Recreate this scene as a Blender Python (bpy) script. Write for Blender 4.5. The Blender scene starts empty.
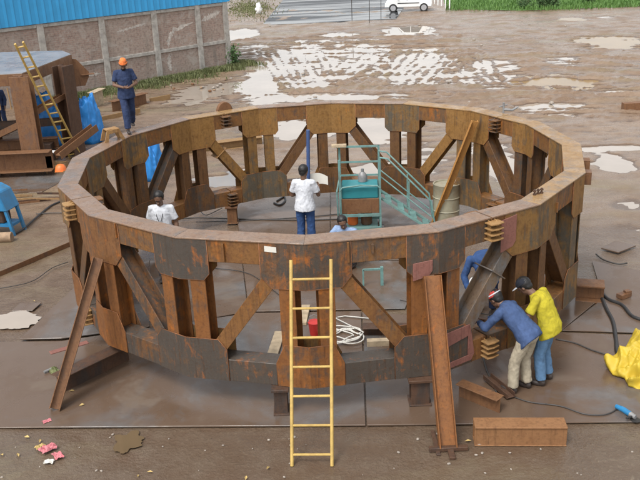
import bpy, math, random
import numpy as np
from mathutils import Vector, Matrix, noise
random.seed(7)
RNG = np.random.RandomState(5)
C = bpy.context.scene.collection
PI = math.pi

# ------------------------------------------------------------------ camera
F = 819.0; TH = math.radians(20.96); RO = math.radians(-2.59); CAMH = 5.85
ct, st = math.cos(TH), math.sin(TH)
cr, sr = math.cos(RO), math.sin(RO)
R0 = Vector((1, 0, 0)); U0 = Vector((0, st, ct)); FW = Vector((0, ct, -st))
RX = cr * R0 + sr * U0
UP = cr * U0 - sr * R0
cam = bpy.data.cameras.new('camera'); co = bpy.data.objects.new('camera', cam); C.objects.link(co)
m = Matrix.Identity(4)
for i in range(3):
    m[i][0] = RX[i]; m[i][1] = UP[i]; m[i][2] = -FW[i]
m[2][3] = CAMH
co.matrix_world = m
cam.sensor_width = 36; cam.lens = 36 * F / 640.0; cam.clip_end = 3000; cam.clip_start = 0.1
bpy.context.scene.camera = co


def A(px, py, z=0.0):
    """survey of the photograph: the point at height z seen at a pixel of the 640x480 picture"""
    d = FW * F + RX * (px - 320) - UP * (py - 240)
    t = (z - CAMH) / d.z
    return Vector((d.x * t, d.y * t, z))


def AY(px, py, y):
    """the same at a known distance y in front of the camera"""
    d = FW * F + RX * (px - 320) - UP * (py - 240)
    t = y / d.y
    return Vector((d.x * t, y, CAMH + d.z * t))


# ------------------------------------------------------------------ mesh building
class MB:
    def __init__(s):
        s.v = []; s.f = []; s.mi = []

    def add(s, vs, fs, mi=0):
        b = len(s.v)
        s.v += [tuple(v) for v in vs]
        for f in fs:
            s.f.append(tuple(i + b for i in f)); s.mi.append(mi)
        return s

    def box(s, c, size, rot=None, mi=0):
        c = Vector(c); hx, hy, hz = [k / 2 for k in size]
        vs = [Vector((x, y, z)) for x in (-hx, hx) for y in (-hy, hy) for z in (-hz, hz)]
        if rot is not None: vs = [rot @ v for v in vs]
        return s.add([v + c for v in vs], [(0, 1, 3, 2), (4, 6, 7, 5), (0, 4, 5, 1), (2, 3, 7, 6), (0, 2, 6, 4), (1, 5, 7, 3)], mi)

    def prism(s, poly, o, e1, e2, n, t, mi=0):
        """polygon (a,b) in plane o+a*e1+b*e2, extruded by t along n"""
        o = Vector(o); k = len(poly)
        vs = [o + e1 * a + e2 * b for a, b in poly] + [o + e1 * a + e2 * b + n * t for a, b in poly]
        fs = [tuple(range(k))[::-1], tuple(range(k, 2 * k))] + [(i, (i + 1) % k, (i + 1) % k + k, i + k) for i in range(k)]
        return s.add(vs, fs, mi)

    def rectbeam(s, p0, p1, u, rects, mi=0):
        """rectangles (u0,u1,v0,v1) of a section swept from p0 to p1; u = section x direction"""
        p0 = Vector(p0); p1 = Vector(p1); w = (p1 - p0).normalized()
        u = Vector(u); u = (u - w * u.dot(w)).normalized(); v = w.cross(u)
        for a0, a1, b0, b1 in rects:
            vs = []
            for p in (p0, p1):
                vs += [p + u * a + v * b for a, b in ((a0, b0), (a1, b0), (a1, b1), (a0, b1))]
            s.add(vs, [(3, 2, 1, 0), (4, 5, 6, 7), (0, 1, 5, 4), (1, 2, 6, 5), (2, 3, 7, 6), (3, 0, 4, 7)], mi)
        return s

    def hbeam(s, p0, p1, u, w, h, tf=.016, tw=.014, mi=0):
        """flanges of width w (along u) at +-h/2"""
        return s.rectbeam(p0, p1, u, [(-w / 2, w / 2, -h / 2, -h / 2 + tf), (-w / 2, w / 2, h / 2 - tf, h / 2),
                                      (-tw / 2, tw / 2, -h / 2 + tf, h / 2 - tf)], mi)

    def channel(s, p0, p1, u, w, h, t=.014, mi=0):
        """web of width w along u, two lips of height h along v"""
        return s.rectbeam(p0, p1, u, [(-w / 2, w / 2, 0, t), (-w / 2, -w / 2 + t, t, h), (w / 2 - t, w / 2, t, h)], mi)

    def bar(s, p0, p1, w, h, u=(0, 0, 1), mi=0):
        return s.rectbeam(p0, p1, u if abs((Vector(p1) - Vector(p0)).normalized().dot(Vector(u))) < .98 else (1, 0, 0),
                          [(-w / 2, w / 2, -h / 2, h / 2)], mi)

    def tube(s, pts, r, n=10, cap=True, mi=0):
        pts = [Vector(p) for p in pts]; k = len(pts)
        rs = r if isinstance(r, (list, tuple)) else [r] * k
        vs = []; ref = None
        for i, p in enumerate(pts):
            t = (pts[min(i + 1, k - 1)] - pts[max(i - 1, 0)]).normalized()
            if ref is None:
                ref = t.orthogonal().normalized()
            ref = (ref - t * ref.dot(t)).normalized()
            b = t.cross(ref)
            for j in range(n):
                a = 2 * PI * j / n
                vs.append(p + (ref * math.cos(a) + b * math.sin(a)) * rs[i])
        fs = []
        for i in range(k - 1):
            for j in range(n):
                fs.append((i * n + j, i * n + (j + 1) % n, (i + 1) * n + (j + 1) % n, (i + 1) * n + j))
        if cap:
            fs.append(tuple(range(n))[::-1]); fs.append(tuple(range((k - 1) * n, k * n)))
        return s.add(vs, fs, mi)

    def ell(s, c, r, rot=None, n=12, mi=0):
        c = Vector(c); r = (r, r, r) if not isinstance(r, (list, tuple)) else r
        vs = []; h = n // 2
        vs.append(Vector((0, 0, r[2])))
        for i in range(1, h):
            a = PI * i / h
            for j in range(n):
                b = 2 * PI * j / n
                vs.append(Vector((r[0] * math.sin(a) * math.cos(b), r[1] * math.sin(a) * math.sin(b), r[2] * math.cos(a))))
        vs.append(Vector((0, 0, -r[2])))
        if rot is not None: vs = [rot @ v for v in vs]
        vs = [v + c for v in vs]
        fs = [(0, 1 + j, 1 + (j + 1) % n) for j in range(n)]
        for i in range(h - 2):
            for j in range(n):
                a = 1 + i * n
                fs.append((a + j, a + n + j, a + n + (j + 1) % n, a + (j + 1) % n))
        l = len(vs) - 1; a = 1 + (h - 2) * n
        fs += [(l, a + (j + 1) % n, a + j) for j in range(n)]
        return s.add(vs, fs, mi)

    def lathe(s, o, prof, n=24, mi=0):
        o = Vector(o); k = len(prof)
        vs = [o + Vector((r * math.cos(2 * PI * j / n), r * math.sin(2 * PI * j / n), z)) for r, z in prof for j in range(n)]
        fs = [(i * n + j, i * n + (j + 1) % n, (i + 1) * n + (j + 1) % n, (i + 1) * n + j) for i in range(k - 1) for j in range(n)]
        fs.append(tuple(range(n))[::-1]); fs.append(tuple(range((k - 1) * n, k * n)))
        return s.add(vs, fs, mi)

    def mesh(s, name):
        me = bpy.data.meshes.new(name)
        me.from_pydata(s.v, [], s.f)
        me.polygons.foreach_set('material_index', s.mi)
        me.update()
        return me

    def build(s, name, mats, parent=None, smooth=False, bevel=0, loc=None):
        me = s.mesh(name)
        if loc is not None:
            me.transform(Matrix.Translation(-Vector(loc)))
        o = bpy.data.objects.new(name, me)
        for mm in (mats if isinstance(mats, (list, tuple)) else [mats]): me.materials.append(mm)
        C.objects.link(o)
        if parent is not None: o.parent = parent
        if loc is not None: o.location = loc
        if smooth:
            me.polygons.foreach_set('use_smooth', [True] * len(me.polygons))
            if smooth != 'all':
                me.set_sharp_from_angle(angle=math.radians(40))
        if bevel:
            b = o.modifiers.new('bevel', 'BEVEL'); b.width = bevel; b.segments = 1; b.limit_method = 'ANGLE'
        return o


def tag(o, label, cat, group=None, kind=None):
    if label: o['label'] = label
    if cat: o['category'] = cat
    if group: o['group'] = group
    if kind: o['kind'] = kind
    return o


def thing(name, loc, label, cat, group=None, rz=0):
    o = bpy.data.objects.new(name, None); o.empty_display_size = .2
    C.objects.link(o); o.location = loc; o.rotation_euler = (0, 0, rz)
    return tag(o, label, cat, group)


# ------------------------------------------------------------------ materials
class NT:
    def __init__(s, name):
        s.m = bpy.data.materials.new(name); s.m.use_nodes = True
        s.t = s.m.node_tree; s.t.nodes.clear()
        s.out = s.t.nodes.new('ShaderNodeOutputMaterial')
        s.p = s.t.nodes.new('ShaderNodeBsdfPrincipled')
        s.t.links.new(s.p.outputs[0], s.out.inputs[0])
        s.tc = s.t.nodes.new('ShaderNodeTexCoord')

    def n(s, k, **kw):
        nd = s.t.nodes.new(k)
        for a, b in kw.items(): setattr(nd, a, b)
        return nd

    def lk(s, a, b): s.t.links.new(a, b)

    def mapping(s, scale=(1, 1, 1), rand=0.0, rot=(0, 0, 0), src='Object'):
        mp = s.n('ShaderNodeMapping'); mp.inputs['Scale'].default_value = scale; mp.inputs['Rotation'].default_value = rot
        s.lk(s.tc.outputs[src], mp.inputs['Vector'])
        if rand:
            oi = s.n('ShaderNodeObjectInfo'); ml = s.n('ShaderNodeMath', operation='MULTIPLY'); ml.inputs[1].default_value = rand
            s.lk(oi.outputs['Random'], ml.inputs[0]); s.lk(ml.outputs[0], mp.inputs['Location'])
        return mp.outputs[0]

    def noise(s, vec, scale=5, detail=5, rough=.55, dist=0):
        nd = s.n('ShaderNodeTexNoise'); nd.inputs['Scale'].default_value = scale; nd.inputs['Detail'].default_value = detail
        nd.inputs['Roughness'].default_value = rough; nd.inputs['Distortion'].default_value = dist
        s.lk(vec, nd.inputs['Vector']); return nd.outputs['Fac']

    def ramp(s, fac, stops, interp='LINEAR'):
        r = s.n('ShaderNodeValToRGB'); r.color_ramp.interpolation = interp
        e = r.color_ramp.elements
        while len(e) < len(stops): e.new(.5)
        for k, (p, c) in enumerate(stops):
            e[k].position = p
            e[k].color = (c, c, c, 1) if not isinstance(c, (tuple, list)) else (*c, 1)
        s.lk(fac, r.inputs[0]); return r.outputs[0]

    def mix(s, fac, a, b, mode='MIX'):
        x = s.n('ShaderNodeMix', data_type='RGBA', blend_type=mode)
        for v, i in ((fac, 0), (a, 6), (b, 7)):
            if isinstance(v, (int, float)): x.inputs[i].default_value = v
            elif isinstance(v, tuple): x.inputs[i].default_value = (*v, 1)
            else: s.lk(v, x.inputs[i])
        return x.outputs[2]

    def math(s, op, a, b=0.0, clamp=False):
        x = s.n('ShaderNodeMath', operation=op, use_clamp=clamp)
        for v, i in ((a, 0), (b, 1)):
            if isinstance(v, (int, float)): x.inputs[i].default_value = v
            else: s.lk(v, x.inputs[i])
        return x.outputs[0]

    def rnd(s):
        return s.n('ShaderNodeObjectInfo').outputs['Random']

    def col(s, v):
        if isinstance(v, tuple): s.p.inputs['Base Color'].default_value = (*v, 1)
        else: s.lk(v, s.p.inputs['Base Color'])

    def rough(s, v):
        if isinstance(v, (int, float)): s.p.inputs['Roughness'].default_value = v
        else: s.lk(v, s.p.inputs['Roughness'])

    def bump(s, h, strength=.3, dist=.02):
        b = s.n('ShaderNodeBump'); b.inputs['Strength'].default_value = strength; b.inputs['Distance'].default_value = dist
        s.lk(h, b.inputs['Height']); s.lk(b.outputs[0], s.p.inputs['Normal'])


def mat_rust(name, cols, wet=.35, streak=True, scale_amt=.5, orange_amt=.35, bumpy=.3, rnd=.14):
    """weathered steel: rust ground, patches of dark mill scale with soft ragged borders, orange blotches and runs; cols = scale, brown, orange, ochre"""
    k = NT(name)
    v1 = k.mapping((1, 1, 1), 37)
    v2 = k.mapping((6, 6, .7), 11)
    big = k.noise(v1, 3.4, 8, .68, .7)
    mid = k.noise(v1, 5.5, 6, .62, .3)
    fine = k.noise(v1, 26, 5, .65)
    run = k.noise(v2, 2.2, 6, .66, .3)
    r = k.math('MULTIPLY', k.math('SUBTRACT', k.rnd(), .5), rnd)
    base = k.ramp(k.math('ADD', k.math('MULTIPLY', mid, .55), k.math('MULTIPLY', run, .45)), [(.34, cols[1]), (.5, cols[3]), (.64, cols[1])])
    # mill scale
    f = k.math('ADD', k.math('ADD', k.math('MULTIPLY', big, .6), k.math('MULTIPLY', run if streak else mid, .4)), r)
    t0 = .62 - .26 * scale_amt
    sc_ = k.mix(fine, cols[0], tuple(min(1, c * 1.5) for c in cols[0]))
    base = k.mix(k.ramp(f, [(t0, 0.0), (t0 + .13, .86)]), base, sc_)
    # orange rust
    g_ = k.math('ADD', k.math('MULTIPLY', k.noise(v1, 3.3, 7, .7, .8), .6), k.math('MULTIPLY', k.noise(v2, 2.7, 5, .6), .4))
    t1 = .66 - .2 * orange_amt
    base = k.mix(k.ramp(g_, [(t1, 0.0), (t1 + .10, .8)]), base, cols[2])
    base = k.mix(k.ramp(fine, [(.5, 0.0), (.72, .5)]), base, tuple(c * .5 for c in cols[1]))
    base = k.mix(k.ramp(k.noise(k.mapping((16, 16, .9), 7), 1.5, 4, .6), [(.56, 0.0), (.72, .55)]), base, tuple(c * .45 for c in cols[1]))
    k.col(base)
    k.rough(k.ramp(k.noise(v1, 4.5, 4, .6), [(.3, wet), (.7, min(1, wet + .38))]))
    k.p.inputs['Specular IOR Level'].default_value = .32
    k.bump(k.math('ADD', fine, k.math('MULTIPLY', mid, .6)), bumpy, .012)
    return k.m


def mat_plain(name, c, rough=.6, var=.25, scale=6, spec=.5, bump=.1, metal=0, dirt=None):
    k = NT(name); v = k.mapping((1, 1, 1), 19)
    nz = k.noise(v, scale, 5, .6)
    lo = tuple(x * (1 - var) for x in c); hi = tuple(min(1, x * (1 + var)) for x in c)
    base = k.ramp(nz, [(.3, lo), (.7, hi)])
    if dirt:
        base = k.mix(k.ramp(k.noise(v, scale * .7, 6, .7, .5), [(.5, 0.0), (.72, .85)]), base, dirt)
    k.col(base); k.rough(rough); k.p.inputs['Specular IOR Level'].default_value = spec
    k.p.inputs['Metallic'].default_value = metal
    if bump: k.bump(k.noise(v, scale * 3, 4, .6), bump, .01)
    return k.m


M = {}
DK = (.07, .066, .064); BR = (.115, .06, .03); ORG = (.30, .11, .025); OCH = (.19, .105, .04)
M['bead'] = mat_plain('rusty_weld', (.19, .072, .024), .65, .6, 5, bump=.3)
SCL = (.046, .045, .041)
M['ring_out'] = mat_rust('rust_mill_scale', [SCL, (.105, .05, .024), (.36, .115, .022), (.17, .082, .034)], .3, scale_amt=.95, orange_amt=.6)
M['ring_mix'] = mat_rust('rust_mixed', [SCL, (.12, .054, .024), (.37, .12, .022), (.19, .088, .034)], .3, scale_amt=.68, orange_amt=.66)
M['ring_or'] = mat_rust('rust_orange_brown', [SCL, (.15, .06, .022), (.36, .115, .02), (.21, .085, .026)], .34, scale_amt=.32, orange_amt=.6)
M['ring_in'] = mat_rust('rust_ochre', [(.06, .055, .045), (.16, .075, .022), (.34, .145, .03), (.255, .135, .042)], .34, scale_amt=.42, orange_amt=.5)
M['ring_in2'] = mat_rust('rust_ochre_scale', [(.062, .062, .052), (.14, .07, .026), (.33, .14, .03), (.22, .12, .04)], .32, scale_amt=.62, orange_amt=.38)
M['ring_lo'] = mat_rust('rust_dark_brown', [(.045, .042, .038), (.09, .042, .022), (.27, .10, .024), (.14, .07, .028)], .32, scale_amt=.5, orange_amt=.4)
M['chord'] = mat_rust('rust_chord', [(.055, .05, .044), (.125, .055, .024), (.36, .12, .022), (.20, .095, .032)], .32, scale_amt=.45, orange_amt=.58)
M['greybeam'] = mat_rust('grey_mill_scale', [(.115, .115, .115), (.13, .08, .05), (.26, .11, .04), (.16, .11, .07)], .25, scale_amt=.85, orange_amt=.2)
M['top'] = mat_rust('wet_steel_sky_sheen', [(.125, .10, .085), (.185, .105, .065), (.28, .115, .035), (.235, .155, .105)], .15, False, scale_amt=.5, orange_amt=.45)  # wet rim tops, sky sheen painted in as a paler colour
M['top_or'] = mat_rust('wet_ochre_sky_sheen', [(.15, .115, .085), (.24, .135, .06), (.36, .17, .04), (.32, .20, .09)], .16, False, scale_amt=.35, orange_amt=.45)  # ochre rim tops, lightened by the same painted sky sheen
M['dark'] = mat_rust('rust_dark', [(.04, .032, .028), (.075, .038, .024), (.12, .05, .02), (.095, .052, .032)], .4, orange_amt=.15)
M['brown'] = mat_rust('rust_brown', [(.10, .062, .045), (.145, .068, .034), (.24, .095, .03), (.19, .095, .045)], .36, scale_amt=.4, orange_amt=.2)
M['tan'] = mat_rust('rust_tan', [(.17, .11, .065), (.25, .14, .065), (.32, .16, .06), (.29, .18, .08)], .45, scale_amt=.3, orange_amt=.25)
M['orangebar'] = mat_rust('rust_orange_bar', [(.2, .09, .03), (.36, .16, .045), (.45, .19, .04), (.42, .21, .06)], .5, scale_amt=.1)
M['beamtan'] = mat_rust('rust_beam_brown', [(.11, .06, .035), (.20, .095, .042), (.28, .12, .035), (.25, .125, .055)], .45, False, scale_amt=.3, orange_amt=.25)
M['fin'] = mat_rust('rust_fin', [(.17, .10, .05), (.26, .13, .05), (.38, .17, .05), (.34, .2, .08)], .4, scale_amt=.2)
M['primer'] = mat_rust('red_oxide_primer', [(.20, .12, .10), (.21, .09, .07), (.30, .11, .05), (.23, .10, .08)], .42, scale_amt=.2, orange_amt=.15)
M['wood'] = mat_plain('pale_plank', (.42, .33, .22), .7, .3, 9)
M['log'] = mat_plain('log_bark', (.28, .19, .12), .8, .35, 9, bump=.4)
M['yellow'] = mat_plain('yellow_ladder_paint', (.50, .34, .10), .5, .2, 8, dirt=(.32, .2, .07))
M['teal'] = mat_plain('teal_paint', (.14, .27, .255), .55, .25, 6, dirt=(.17, .2, .17))
M['tealtank'] = mat_plain('teal_tank_paint', (.03, .22, .25), .35, .1, 5)
M['bluepaint'] = mat_plain('blue_paint', (.02, .17, .36), .4, .2, 5, dirt=(.05, .13, .2))
M['bluepole'] = mat_plain('blue_pole_paint', (.05, .09, .22), .5, .2, 6)
M['tarp_b'] = mat_plain('blue_tarpaulin', (.02, .20, .55), .5, .2, 4)
M['tarp_y'] = mat_plain('yellow_tarpaulin', (.50, .36, .03), .6, .12, 4)
M['black'] = mat_plain('black_rubber', (.025, .024, .024), .5, .3, 12)
M['cable'] = mat_plain('grey_cable', (.05, .045, .042), .5, .3, 12)
M['rope'] = mat_plain('white_rope', (.62, .6, .55), .8, .12, 20)
M['drum'] = mat_plain('cream_drum_paint', (.31, .29, .21), .5, .2, 5, dirt=(.28, .2, .12))
M['white'] = mat_plain('white_paint', (.78, .78, .76), .5, .06, 5)
M['paper'] = mat_plain('paper', (.62, .60, .54), .8, .05, 5)
M['orange'] = mat_plain('orange_plastic', (.72, .16, .03), .45, .15, 6)
M['red'] = mat_plain('red_plastic', (.5, .03, .025), .4, .15, 6)
M['steelgrey'] = mat_plain('grey_steel', (.22, .22, .22), .4, .25, 9)
M['stone'] = mat_plain('stone', (.3, .26, .22), .85, .3, 14, bump=.5)
M['leaf'] = mat_plain('yellow_leaf', (.42, .30, .11), .7, .35, 20)
M['pink'] = mat_plain('pink_wrapper', (.50, .16, .18), .5, .3, 12)
M['skin'] = mat_plain('skin', (.15, .08, .05), .5, .12, 12, bump=.05)
M['hair'] = mat_plain('black_hair', (.012, .011, .011), .5, .2, 30)
M['eye'] = mat_plain('eye_dark', (.03, .02, .02), .2, .1, 5, bump=0)
def cloth(name, c, rough=.85): return mat_plain(name, c, rough, .2, 11, spec=.2, bump=.3, dirt=tuple(.55 * x + .012 for x in c))
M['navy'] = cloth('navy_cotton', (.03, .045, .10)); M['navy2'] = cloth('navy_trousers', (.03, .045, .10))
M['wshirt'] = cloth('white_shirt', (.60, .62, .66)); M['denim'] = cloth('denim', (.035, .075, .19))
M['denim2'] = cloth('faded_denim', (.10, .19, .32)); M['bshirt'] = cloth('blue_work_shirt', (.055, .09, .19))
M['khaki'] = cloth('khaki', (.40, .35, .26)); M['yshirt'] = cloth('yellow_tshirt', (.43, .365, .03))
M['lshirt'] = cloth('pale_blue_shirt', (.24, .33, .50)); M['ocap'] = cloth('orange_turban', (.75, .20, .06))
M['redcap'] = cloth('red_cap', (.45, .05, .04)); M['dcap'] = cloth('dark_cap', (.02, .022, .03))
M['shoe'] = mat_plain('dark_shoe', (.04, .03, .026), .5, .2, 9)
M['greytrs'] = cloth('grey_trousers', (.09, .09, .10))
M['glass'] = mat_plain('car_glass', (.02, .025, .03), .05, .1, 3, bump=0)
M['carpaint'] = mat_plain('white_car_paint', (.76, .77, .76), .2, .03, 2, bump=0)
M['tyre'] = mat_plain('tyre', (.02, .02, .02), .8, .2, 9)
M['rim'] = mat_plain('grey_rim', (.35, .35, .36), .35, .1, 5)
M['tail'] = mat_plain('red_lamp', (.4, .02, .02), .2, .05, 5, bump=0)


def mat_mud():
    k = NT('wet_mud'); v = k.mapping((1, 1, 1))
    a = k.noise(v, .35, 6, .6, .5); b = k.noise(v, 3.0, 6, .65); c = k.noise(v, 22, 4, .6)
    f = k.math('ADD', k.math('MULTIPLY', a, .55), k.math('MULTIPLY', b, .45))
    col = k.ramp(f, [(.32, (.105, .066, .040)), (.46, (.165, .108, .068)), (.58, (.21, .150, .102)), (.7, (.175, .118, .066))])
    geo = k.n('ShaderNodeNewGeometry')
    sx = k.n('ShaderNodeSeparateXYZ'); k.lk(geo.outputs['Position'], sx.inputs[0])
    far_sheen = k.ramp(k.math('DIVIDE', sx.outputs[1], 60.0), [(.14, 0.0), (.33, 1.0)])   # far mud paled with painted grazing sky sheen; front clay stays darker
    col = k.mix(far_sheen, k.mix(.65, col, (.086, .068, .052)), k.mix(.35, col, (.29, .20, .14)))
    col = k.mix(k.ramp(c, [(.55, 0.0), (.8, .35)]), col, (.33, .28, .2))
    vs_ = k.mapping((.22, .8, 1))
    col = k.mix(k.ramp(k.noise(vs_, .8, 6, .66, .5), [(.5, 0.0), (.66, .6)]), col, (.20, .165, .095))
    col = k.mix(k.ramp(k.noise(vs_, 2.6, 6, .7, .6), [(.54, 0.0), (.7, .6)]), col, (.12, .075, .05))
    hz = k.math('ADD', k.math('MULTIPLY', sx.outputs[2], 12.0), k.math('MULTIPLY', k.math('SUBTRACT', b, .5), .5))
    lowf = k.ramp(k.math('ADD', hz, .5), [(.30, 1.0), (.52, .25), (.75, 0.0)])
    col = k.mix(k.math('MULTIPLY', lowf, .9), col, (.10, .062, .038))
    k.col(col)
    rg = k.ramp(k.noise(v, .8, 6, .62, .3), [(.36, .12), (.52, .38), (.7, .7)])
    k.rough(k.math('MULTIPLY', rg, k.math('SUBTRACT', 1.0, k.math('MULTIPLY', lowf, .75))))
    k.bump(k.math('ADD', k.math('MULTIPLY', b, .8), k.math('MULTIPLY', c, .4)), .6, .06)
    return k.m


def mat_plate():
    k = NT('wet_ground_plate'); v = k.mapping((1, 1, 1), 23)
    a = k.noise(v, .55, 6, .62, .7); b = k.noise(v, 5, 6, .65); c = k.noise(v, 1.3, 5, .6, .4)
    col = k.ramp(b, [(.3, (.095, .092, .092)), (.7, (.15, .145, .142))])
    col = k.mix(k.ramp(a, [(.32, 0.0), (.48, .94)]), col, (.115, .073, .047))
    col = k.mix(k.ramp(c, [(.58, 0.0), (.66, .5)]), col, (.16, .125, .095))
    k.col(col)
    k.rough(k.ramp(c, [(.38, .10), (.5, .26), (.66, .55)]))
    k.bump(b, .12, .01)
    return k.m


def mat_water(name, c, rough=.025, ior=1.5):
    k = NT(name); v = k.mapping((1, 1, 1))
    k.col(k.ramp(k.noise(v, .5, 4, .6), [(.35, tuple(x * .8 for x in c)), (.65, c)]))
    k.rough(rough); k.p.inputs['IOR'].default_value = ior
    k.bump(k.noise(v, 3, 3, .5), .02, .01)
    return k.m


def mat_asphalt():
    k = NT('wet_asphalt'); v = k.mapping((.12, 1, 1))
    k.col(k.ramp(k.noise(v, 2, 6, .6), [(.3, (.05, .055, .06)), (.7, (.085, .09, .095))]))
    k.rough(k.ramp(k.noise(v, .55, 4, .6, .4), [(.42, .03), (.5, .3), (.62, .7)]))
    return k.m


def mat_brick():
    k = NT('old_brick'); v = k.mapping((1, 1, 1))
    br = k.n('ShaderNodeTexBrick'); br.inputs['Scale'].default_value = 1; br.inputs['Brick Width'].default_value = .23
    br.inputs['Row Height'].default_value = .08; br.inputs['Mortar Size'].default_value = .009
    br.inputs['Color1'].default_value = (.34, .235, .19, 1); br.inputs['Color2'].default_value = (.27, .185, .155, 1)
    br.inputs['Mortar'].default_value = (.33, .29, .25, 1)
    mp = k.n('ShaderNodeMapping'); mp.inputs['Rotation'].default_value = (PI / 2, 0, 0)
    k.lk(k.tc.outputs['Object'], mp.inputs['Vector']); k.lk(mp.outputs[0], br.inputs['Vector'])
    st_ = k.noise(v, .8, 7, .68, .6); f = k.noise(v, 9, 5, .6)
    col = k.mix(k.ramp(st_, [(.40, .05), (.66, .75)]), br.outputs[0], (.34, .285, .24))
    col = k.mix(k.ramp(f, [(.48, 0.0), (.7, .65)]), col, (.13, .085, .068))
    col = k.mix(k.ramp(k.noise(v, 2.2, 7, .7, .8), [(.52, 0.0), (.62, .6)]), col, (.40, .36, .32))
    col = k.mix(k.ramp(k.noise(k.mapping((1.6, 1, .35)), 1.2, 5, .6), [(.56, 0.0), (.72, .55)]), col, (.15, .135, .115))
    k.col(col); k.rough(.9); k.bump(k.math('ADD', br.outputs['Fac'], f), .4, .02)
    return k.m


M['mud'] = mat_mud(); M['plate'] = mat_plate(); M['water'] = mat_water('puddle_water', (.38, .32, .26), .02, 1.95)
M['water2'] = mat_water('yellow_puddle_water', (.27, .175, .07), .16, 1.4)
M['asphalt'] = mat_asphalt(); M['brick'] = mat_brick()
M['concrete'] = mat_plain('old_concrete', (.36, .34, .31), .85, .25, 5, bump=.3, dirt=(.18, .16, .13))
M['limewash'] = mat_plain('limewash', (.46, .42, .38), .9, .3, 9, dirt=(.31, .24, .2))
M['cladding'] = mat_plain('blue_sheet_cladding', (.035, .30, .60), .4, .08, 1.5, bump=0)
def mat_grass(name, a, b):
    k = NT(name); v = k.mapping((1, 1, 1))
    k.col(k.ramp(k.noise(v, 1.6, 5, .6), [(.3, a), (.7, b)])); k.rough(.7); return k.m
M['grass'] = mat_grass('grass_green', (.08, .10, .03), (.17, .18, .075))
M['grass2'] = mat_grass('lawn_green', (.06, .14, .025), (.12, .22, .05))
M['shrub'] = mat_grass('shrub_leaves', (.03, .08, .02), (.08, .14, .04))

# ------------------------------------------------------------------ sky and sun (overcast, wet afternoon)
sc = bpy.context.scene
w = bpy.data.worlds.new('World'); sc.world = w; w.use_nodes = True
nt = w.node_tree; nt.nodes.clear()
sky = nt.nodes.new('ShaderNodeTexSky'); sky.sky_type = 'NISHITA'; sky.sun_disc = False
SE, SAZ = math.radians(58), math.radians(215)
sky.sun_elevation = SE; sky.sun_rotation = SAZ; sky.dust_density = 3; sky.air_density = 1.0; sky.ozone_density = 1
hs = nt.nodes.new('ShaderNodeHueSaturation'); hs.inputs['Saturation'].default_value = .13
bg = nt.nodes.new('ShaderNodeBackground'); bg.inputs['Strength'].default_value = .15
wo = nt.nodes.new('ShaderNodeOutputWorld')
nt.links.new(sky.outputs[0], hs.inputs['Color']); nt.links.new(hs.outputs[0], bg.inputs['Color']); nt.links.new(bg.outputs[0], wo.inputs['Surface'])
sl = bpy.data.lights.new('sun', 'SUN'); sl.energy = 1.1; sl.angle = math.radians(18); sl.color = (1, .96, .9)
so = bpy.data.objects.new('sun', sl); C.objects.link(so); so.location = (0, 0, 30)
sd = Vector((math.sin(SAZ) * math.cos(SE), math.cos(SAZ) * math.cos(SE), math.sin(SE)))
so.rotation_euler = sd.to_track_quat('Z', 'Y').to_euler()
vs = sc.view_settings; vs.view_transform = 'Standard'; vs.look = 'None'; vs.gamma = 1; vs.exposure = 0.82; vs.use_curve_mapping = False

# ------------------------------------------------------------------ ground with ruts and puddles
def ell_px(cx, cy, rx, ry, depth=.09):
    a = A(cx - rx, cy); b = A(cx + rx, cy); t = A(cx, cy - ry); u = A(cx, cy + ry)
    c = (t + u) / 2
    return (c.x, c.y, (b - a).length / 2, (t - u).length / 2, depth)

PUD = [ell_px(*p) for p in [
    (258, 87, 25, 12, .12), (300, 68, 58, 27, .10), (352, 60, 66, 19, .095), (420, 67, 60, 20, .095), (478, 72, 42, 14, .07), (300, 97, 60, 5, .07),
    (242, 34, 20, 5, .08), (408, 31, 28, 5, .09), (340, 35, 26, 2.5, .08), (335, 19, 50, 2.2, .10), (250, 46, 25, 2.5, .05),
    (505, 68, 16, 10, .055), (610, 42, 40, 6, .075), (560, 82, 38, 8, .07), (552, 108, 34, 7, .075), (572, 19, 14, 2, .06), (604, 17, 9, 1.2, .06),
    (612, 163, 20, 9, .08), (610, 148, 36, 3, .05), (205, 93, 34, 9, .085), (390, 96, 24, 4, .06), (340, 97, 40, 3.5, .055),
    (300, 130, 36, 12, .08), (375, 128, 32, 14, .08), (235, 178, 40, 8, .07), (380, 168, 70, 5, .06), (425, 155, 25, 14, .05), (500, 165, 24, 26, .06),
    (15, 322, 24, 8, .075), (620, 90, 20, 3, .05), (560, 60, 22, 4, .045), (610, 235, 36, 11, .05), (626, 205, 26, 5, .04)]]
ARCS = [(A(250, 10), .62), (A(420, 140), .7), (A(520, 30), .66)]


def axis(segs):
    o = [segs[0][0]]
    for a, b, d in segs:
        n_ = max(1, int(round((b - a) / d)))
        o += [a + (b - a) * i / n_ for i in range(1, n_ + 1)]
    return np.array(o)

gx = axis([(-600, -120, 80), (-120, -30, 15), (-30, -9, 1.2), (-9, 16, .1), (16, 28, .2), (28, 60, 4), (60, 600, 60)])
gy = axis([(-60, 0, 10), (0, 6, 1), (6, 17, .12), (17, 45, .1), (45, 64, .16), (64, 100, 2), (100, 1500, 100)])
GX, GY = np.meshgrid(gx, gy)


def fbm(x, y, seeds):
    o = np.zeros_like(x)
    r = np.random.RandomState(seeds)
    for k in range(22):
        fq = 2 * PI / (r.uniform(.5, 1) * (5.5 * .78 ** k)); a = r.uniform(0, 2 * PI); ph = r.uniform(0, 6.28)
        o += np.sin(fq * (x * math.cos(a) + y * math.sin(a)) + ph + 1.3 * np.sin(.31 * fq * (y * math.cos(a) - x * math.sin(a)) + ph * 2)) * (.86 ** k)
    return o / 3.0

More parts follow.
